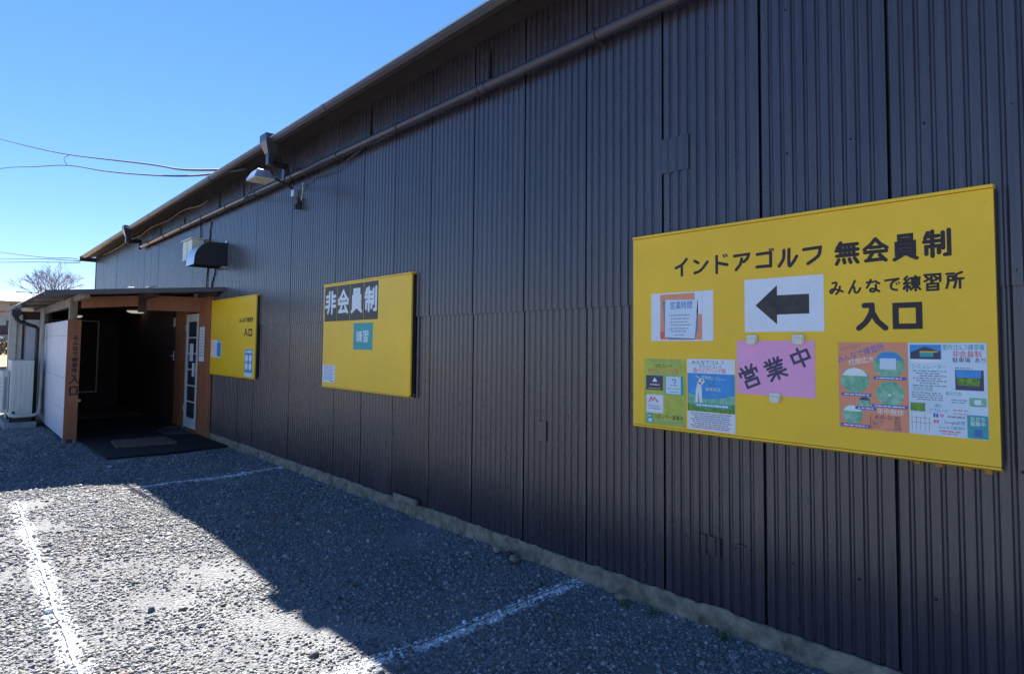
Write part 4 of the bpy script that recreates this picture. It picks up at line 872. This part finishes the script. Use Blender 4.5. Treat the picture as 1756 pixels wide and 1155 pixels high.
# air conditioner outdoor unit
t = thing('air_conditioner', 'ivory outdoor air conditioner unit standing on a concrete block by the partition', 'air conditioner', (-2.15, 14.1, .16))
bx('cabinet', M['ac'], t, -2.31, -1.99, 13.79, 14.62, .20, 1.195, c=.012)
for k in range(4): bx('side_rib', M['ac'], t, -2.27+.07*k, -2.245+.07*k, 13.782, 13.789, .26, 1.13)
bx('air_guide', M['ac'], t, -2.42, -2.315, 13.95, 14.55, .27, 1.00, c=.015); 
for k in range(8): bx('grille_bar', M['grey'], t, -2.426, -2.4205, 14.0, 14.5, .36+.07*k, .375+.07*k)
bx('grille_slot', M['grey'], t, -2.385, -2.345, 13.944, 13.9495, .33, .90)
bx('valve', M['dark'], t, -2.27, -2.235, 13.765, 13.789, .26, .30); 
cb = root_mesh('concrete_block', MB().box(-2.38, -1.93, 13.70, 14.7, -.02, .105, c=.01).mesh(), M['block'], 'flat concrete block under the air conditioner', 'block')
for yv in (13.85, 14.5): bx('foot', M['dark'], t, -2.30, -2.0, yv, yv+.06, .106, .199)

# ------------------------------------------------------------ ropes, weeds
def rope(name, x0, y0, x1, y1, mat, label, r=.005, dz=.012, seed=1, group='ropes marking the parking bays'):
    rr = np.random.default_rng(seed); n = int(math.hypot(x1-x0, y1-y0)/.06)+2; pts = []
    for k in range(n):
        s = k/(n-1); x = x0+(x1-x0)*s; y = y0+(y1-y0)*s; j = .004*math.sin(k*.5+seed)+.003*rr.normal()
        tx, ty = -(y1-y0), (x1-x0); ln = math.hypot(tx, ty)
        x += tx/ln*j; y += ty/ln*j; pts.append((x, y, float(gh(x, y))+dz))
    mb_ = MB().tube(pts, r, 6); k6 = 6
    mb_.v = [(x, y, pts[i//k6][2]+(z-pts[i//k6][2])*.35) for i, (x, y, z) in enumerate(mb_.v)]
    return root_mesh(name, mb_.mesh(), M[mat], label, 'rope', group)
rope('marking_rope', -.05, 2.66, -3.0, 2.69, 'darkrope', 'thin dark rope in the chalk line nearest the camera, running out from the wall', .0045, .012, 2)
rope('marking_rope', -.05, 7.49, -1.75, 7.53, 'rope', 'thin pale rope in the far chalk line across the gravel before the porch', .008, .012, 3)
rope('marking_rope', -2.61, 7.5, -2.67, 1.5, 'rope', 'thin white rope running along the left edge of the parking bay in the sun', .007, .012, 4)
def weed(x, y, s, label, seed):
    r = random.Random(seed); mb = MB()
    for k in range(16):
        a = r.uniform(0, 6.28); l = s*r.uniform(.5, 1); w_ = l*.16; h = l*r.uniform(.3, .9); ca, sa = math.cos(a), math.sin(a)
        bz = float(gh(x, y)); c = (x+r.uniform(-.02, .02), y+r.uniform(-.03, .03), bz)
        p1 = (c[0]+ca*l*.5, c[1]+sa*l*.5, bz+h); p2 = (c[0]+ca*l, c[1]+sa*l, bz+h*.7)
        mb.add([c, (p1[0]-sa*w_, p1[1]+ca*w_, p1[2]), p2, (p1[0]+sa*w_, p1[1]-ca*w_, p1[2])], [(0, 1, 2, 3)])
    root_mesh('weed', mb.mesh(), M['leaf'], label, 'weed', 'weeds along the wall footing')
weed(-.12, 2.05, .055, 'small green weed on the gravel by the footing under the large sign', 1)
weed(-.10, 1.62, .05, 'low weed tuft by the footing nearest the camera', 2)
weed(-.16, 2.22, .035, 'tiny green sprout beside the near chalk line end', 3)
def rock(x, y, s, mat, label, seed):
    bm = bmesh.new(); bmesh.ops.create_icosphere(bm, subdivisions=2, radius=s); r = random.Random(seed)
    for v_ in bm.verts: v_.co *= r.uniform(.82, 1.12); v_.co.z *= .6; v_.co += Vector((x, y, s*.45))
    me = bpy.data.meshes.new('rock'); bm.to_mesh(me); bm.free(); root_mesh('rock', me, M[mat], label, 'rock', 'lumps of rubble by the footing')
rock(-.10, 3.42, .035, 'concrete', 'pale lump of rubble against the footing near the middle of the wall', 1)
rock(-.09, 3.30, .03, 'gutter', 'dark brown lump of rubble beside the pale one at the footing', 2)
rock(-.14, 3.18, .045, 'concrete', 'largest broken lump of concrete at the foot of the wall', 3)
rock(-.11, 2.28, .04, 'concrete', 'concrete crumb at the wall just past the near chalk line', 4)

# ------------------------------------------------------------ overhead cables
CX, CZ = -3.1683, 1.5262
def ray(dx, dz, Y): return (CX+dx*Y, Y, CZ+dz*Y)
cable('overhead_cable', [(-.30, 8.3, 3.87), ray(.252, .262, 11.2), ray(.202, .260, 14.5), ray(.112, .253, 24), ray(.075, .254, 30), ray(.040, .257, 38), ray(.0, .262, 52)], .018, M['cable'], 'upper black overhead cable running from the eave to the left', 'overhead cables from the eave')
cable('overhead_cable', [(-.30, 8.3, 3.87), ray(.264, .255, 10.5), ray(.203, .244, 14.5), ray(.153, .239, 19), ray(.110, .238, 24), ray(.076, .229, 30), ray(.041, .219, 38), ray(0, .20, 52)], .016, M['cable'], 'lower sagging overhead cable running from the eave to the left', 'overhead cables from the eave')
cable('cable_spacer', [ray(.112, .253, 24), (ray(.106, .246, 24)), ray(.110, .238, 24)], .008, M['cable'], 'thin wire tie joining the two overhead cables', None, 6, 3)
for k, (d0, d1, s_) in enumerate((((.045, .113), (.087, .111), 0), ((.046, .104), (.087, .1085), 1), ((.046, .100), (.087, .1045), 2))):
    cable('far_cable', [(-.40, ENDY+.05, 3.93-.04*k), ray(.118, .113-.003*k, 23.5), ray(d1[0], d1[1], 28), ray(d0[0], d0[1], 40), ray(.02, d0[1]-.003+.006*(k == 0), 58)], .013, M['cable'],
          ('topmost', 'middle', 'lowest')[k]+' of the three cables reaching the far end of the roof', 'cables at the far end of the roof')

# ------------------------------------------------------------ far things
def yb_(px, Y): return px
t = thing('house', 'grey house with a pale metal roof beyond the porch', 'house', (-1, 56, .5))
HY = 56; s_ = HY/35
def hx(x): return CX+(x-CX)*s_
def hz(z): return CZ+(z-CZ)*s_
bx('wall', M['housewall'], t, hx(-2.6), hx(.9), HY, HY+6, .4, hz(3.34))
rm = MB().add([(hx(-2.75), HY-.5, hz(3.33)), (hx(1.0), HY-.5, hz(3.33)), (hx(1.0), HY+2.8, hz(3.86)), (hx(-.85), HY+2.8, hz(3.86)), (hx(-2.75), HY+6.5, hz(3.33)), (hx(1.0), HY+6.5, hz(3.33)),
    (hx(-2.75), HY-.5, hz(3.27)), (hx(1.0), HY-.5, hz(3.27)), (hx(-2.75), HY+6.5, hz(3.27)), (hx(1.0), HY+6.5, hz(3.27))], [(0, 1, 2, 3), (0, 3, 4), (3, 2, 5, 4), (0, 6, 7, 1), (0, 4, 8, 6), (1, 7, 9, 5), (6, 8, 9, 7), (1, 5, 2)])
rfo = ob('roof', rm.mesh(), M['houseroof'], t)
bx('ridge_cap', M['housewall'], rfo, hx(-.85), hx(1.0), HY+2.7, HY+2.9, hz(3.86), hz(3.88))
for (xa, xb, za, zb) in ((-1.12, -.78, 2.85, 3.2), (-1.48, -1.32, 1.85, 2.45), (-1.28, -1.12, 1.85, 2.45), (-2.2, -1.8, 2.7, 3.1)):
    w_ = bx('window', M['darkwood'], t, hx(xa), hx(xb), HY-.08, HY-.001, hz(za), hz(zb)); bx('pane', M['hpane'], w_, hx(xa)+.06, hx(xb)-.06, HY-.1, HY-.081, hz(za)+.06, hz(zb)-.06)
bx('balcony', M['block'], t, hx(-1.9), hx(-.6), HY-1.2, HY-.2, hz(1.45), hz(1.82))
# bare tree
def tree(base, H_, R_, seed):
    r = random.Random(seed); mb = MB(); tw = MB()
    def br(p, d, l, rad, lev):
        n = 3; pts = [p]; q = p.copy(); dd = d.copy()
        for i in range(n):
            dd = (dd+Vector((r.gauss(0, .10), r.gauss(0, .10), r.gauss(0.02, .07)))).normalized(); q = q+dd*l/n; pts.append(q.copy())
        (mb if lev < 2 else tw).tube(pts, rad, 5 if lev < 3 else 3, rad*.62, cap=False)
        if lev >= 6: return
        k = r.choice((3, 3, 2)) if lev else 9
        for i in range(k):
            a = r.uniform(0, 6.283) if lev else 6.283*i/k+.3; sp = r.uniform(.32, .62) if lev else (.95, .45, .8)[i % 3]
            ax = dd.cross(Vector((math.cos(a), math.sin(a), .1))).normalized()
            nd = (Matrix.Rotation(sp, 3, ax) @ dd).normalized(); nd.z = nd.z*.85+.05; nd.normalize()
            st = pts[-1] if i < 2 or lev == 0 else pts[-2]
            br(st, nd, l*r.uniform(.66, .84) if lev else R_*r.uniform(.85, 1.1), max(rad*.56, .008), lev+1)
    br(Vector(base), Vector((0, 0, 1)), H_, .15, 0)
    t = thing('bare_tree', 'leafless round-crowned tree rising behind the porch roof', 'tree', base)
    ob('trunk', mb.mesh(), M['bark'], t); ob('crown', tw.mesh(), M['bark'], t)
tree((3.95, 60, .5), 4.3, .95, 5)
# shrubs, red car, low block wall
def shrub(x, y, z, s, label, seed, n=900, group='shrubs in the dry field'):
    r = np.random.default_rng(seed); v = []; f = []
    for k in range(n):
        d = r.normal(size=3); d /= np.linalg.norm(d); rr = s*(.45+.55*r.random())*(1+.25*math.sin(d[0]*5+seed)*math.cos(d[1]*4)); c = np.array([x, y, z+s*.7])+d*rr*np.array([1, 1, .75])
        a = r.normal(size=3)*s*.06; b = r.normal(size=3)*s*.06; i = len(v); v += [tuple(c), tuple(c+a), tuple(c+a+b), tuple(c+b)]; f.append((i, i+1, i+2, i+3))
    t = thing('shrub', label, 'shrub', (x, y, z), group); ob('foliage', MB().add(v, f).mesh(), M['leafdark'], t); ob('stem', MB().tube([(x, y, z-.02), (x, y, z+s*.7)], .04, 6).mesh(), M['bark'], t)
shrub(-1.22, 38, .8, .62, 'rounded green shrub in the dry field at the left edge', 1); shrub(-3.6, 44, .85, .9, 'larger green shrub out past the left edge of the field', 2)
t = thing('parked_car', 'red parked car half hidden behind the annex corner', 'car', (0, 46, .86))
cy = 46; cx0 = -.95
body = [(cx0, .82), (cx0+.05, 1.12), (cx0+.7, 1.22), (cx0+1.15, 1.72), (cx0+1.35, 1.80), (cx0+2.7, 1.80), (cx0+3.25, 1.25), (cx0+3.4, 1.1), (cx0+3.4, .78), (cx0, .72)]
ob('body', MB().prism(body, 'y', cy-.72, cy+.72).mesh(), M['carred'], t)
ob('side_window', MB().prism([(cx0+.85, 1.26), (cx0+1.2, 1.66), (cx0+2.6, 1.66), (cx0+2.95, 1.26)], 'y', cy-.735, cy-.721).mesh(), M['hpane'], t)
for wx in (cx0+.65, cx0+2.75):
    for wy in (cy-.74, cy+.58):
        w_ = ob('wheel', MB().tube([(wx, wy, .80), (wx, wy+.16, .80)], .30, 18).mesh(), M['dark'], t); ob('rim', MB().tube([(wx, wy-.01, .80), (wx, wy+.17, .80)], .18, 14).mesh(), M['steel'], w_)
ob('headlight', MB().box(cx0-.02, cx0+.12, cy-.70, cy-.45, .98, 1.10, c=.02).mesh(), M['skin_lamp'], t); ob('bumper', MB().box(cx0-.06, cx0+.1, cy-.72, cy+.72, .62, .80, c=.03).mesh(), M['lightprint'], t)
for o_ in t.children: o_.location.z += .36
t = thing('block_wall', 'low grey concrete block wall at the left edge before the dry field', 'wall', (-5, 21, 0))
bm0 = MB().box(0, .39, -.05, .05, 0, .19, c=.004).mesh('block'); bm0.materials.append(M['block'])
for c_ in range(4):
    for k in range(26):
        o = bpy.data.objects.new('block', bm0); link(o); o.parent = t; o.location = (-7.2+k*.4+(.2 if c_ % 2 else 0)+5, 0, c_*.2)
bx('coping', M['concrete'], t, -12.2+5, 3.25+-.0, 20.93, 21.07, .795, .86)
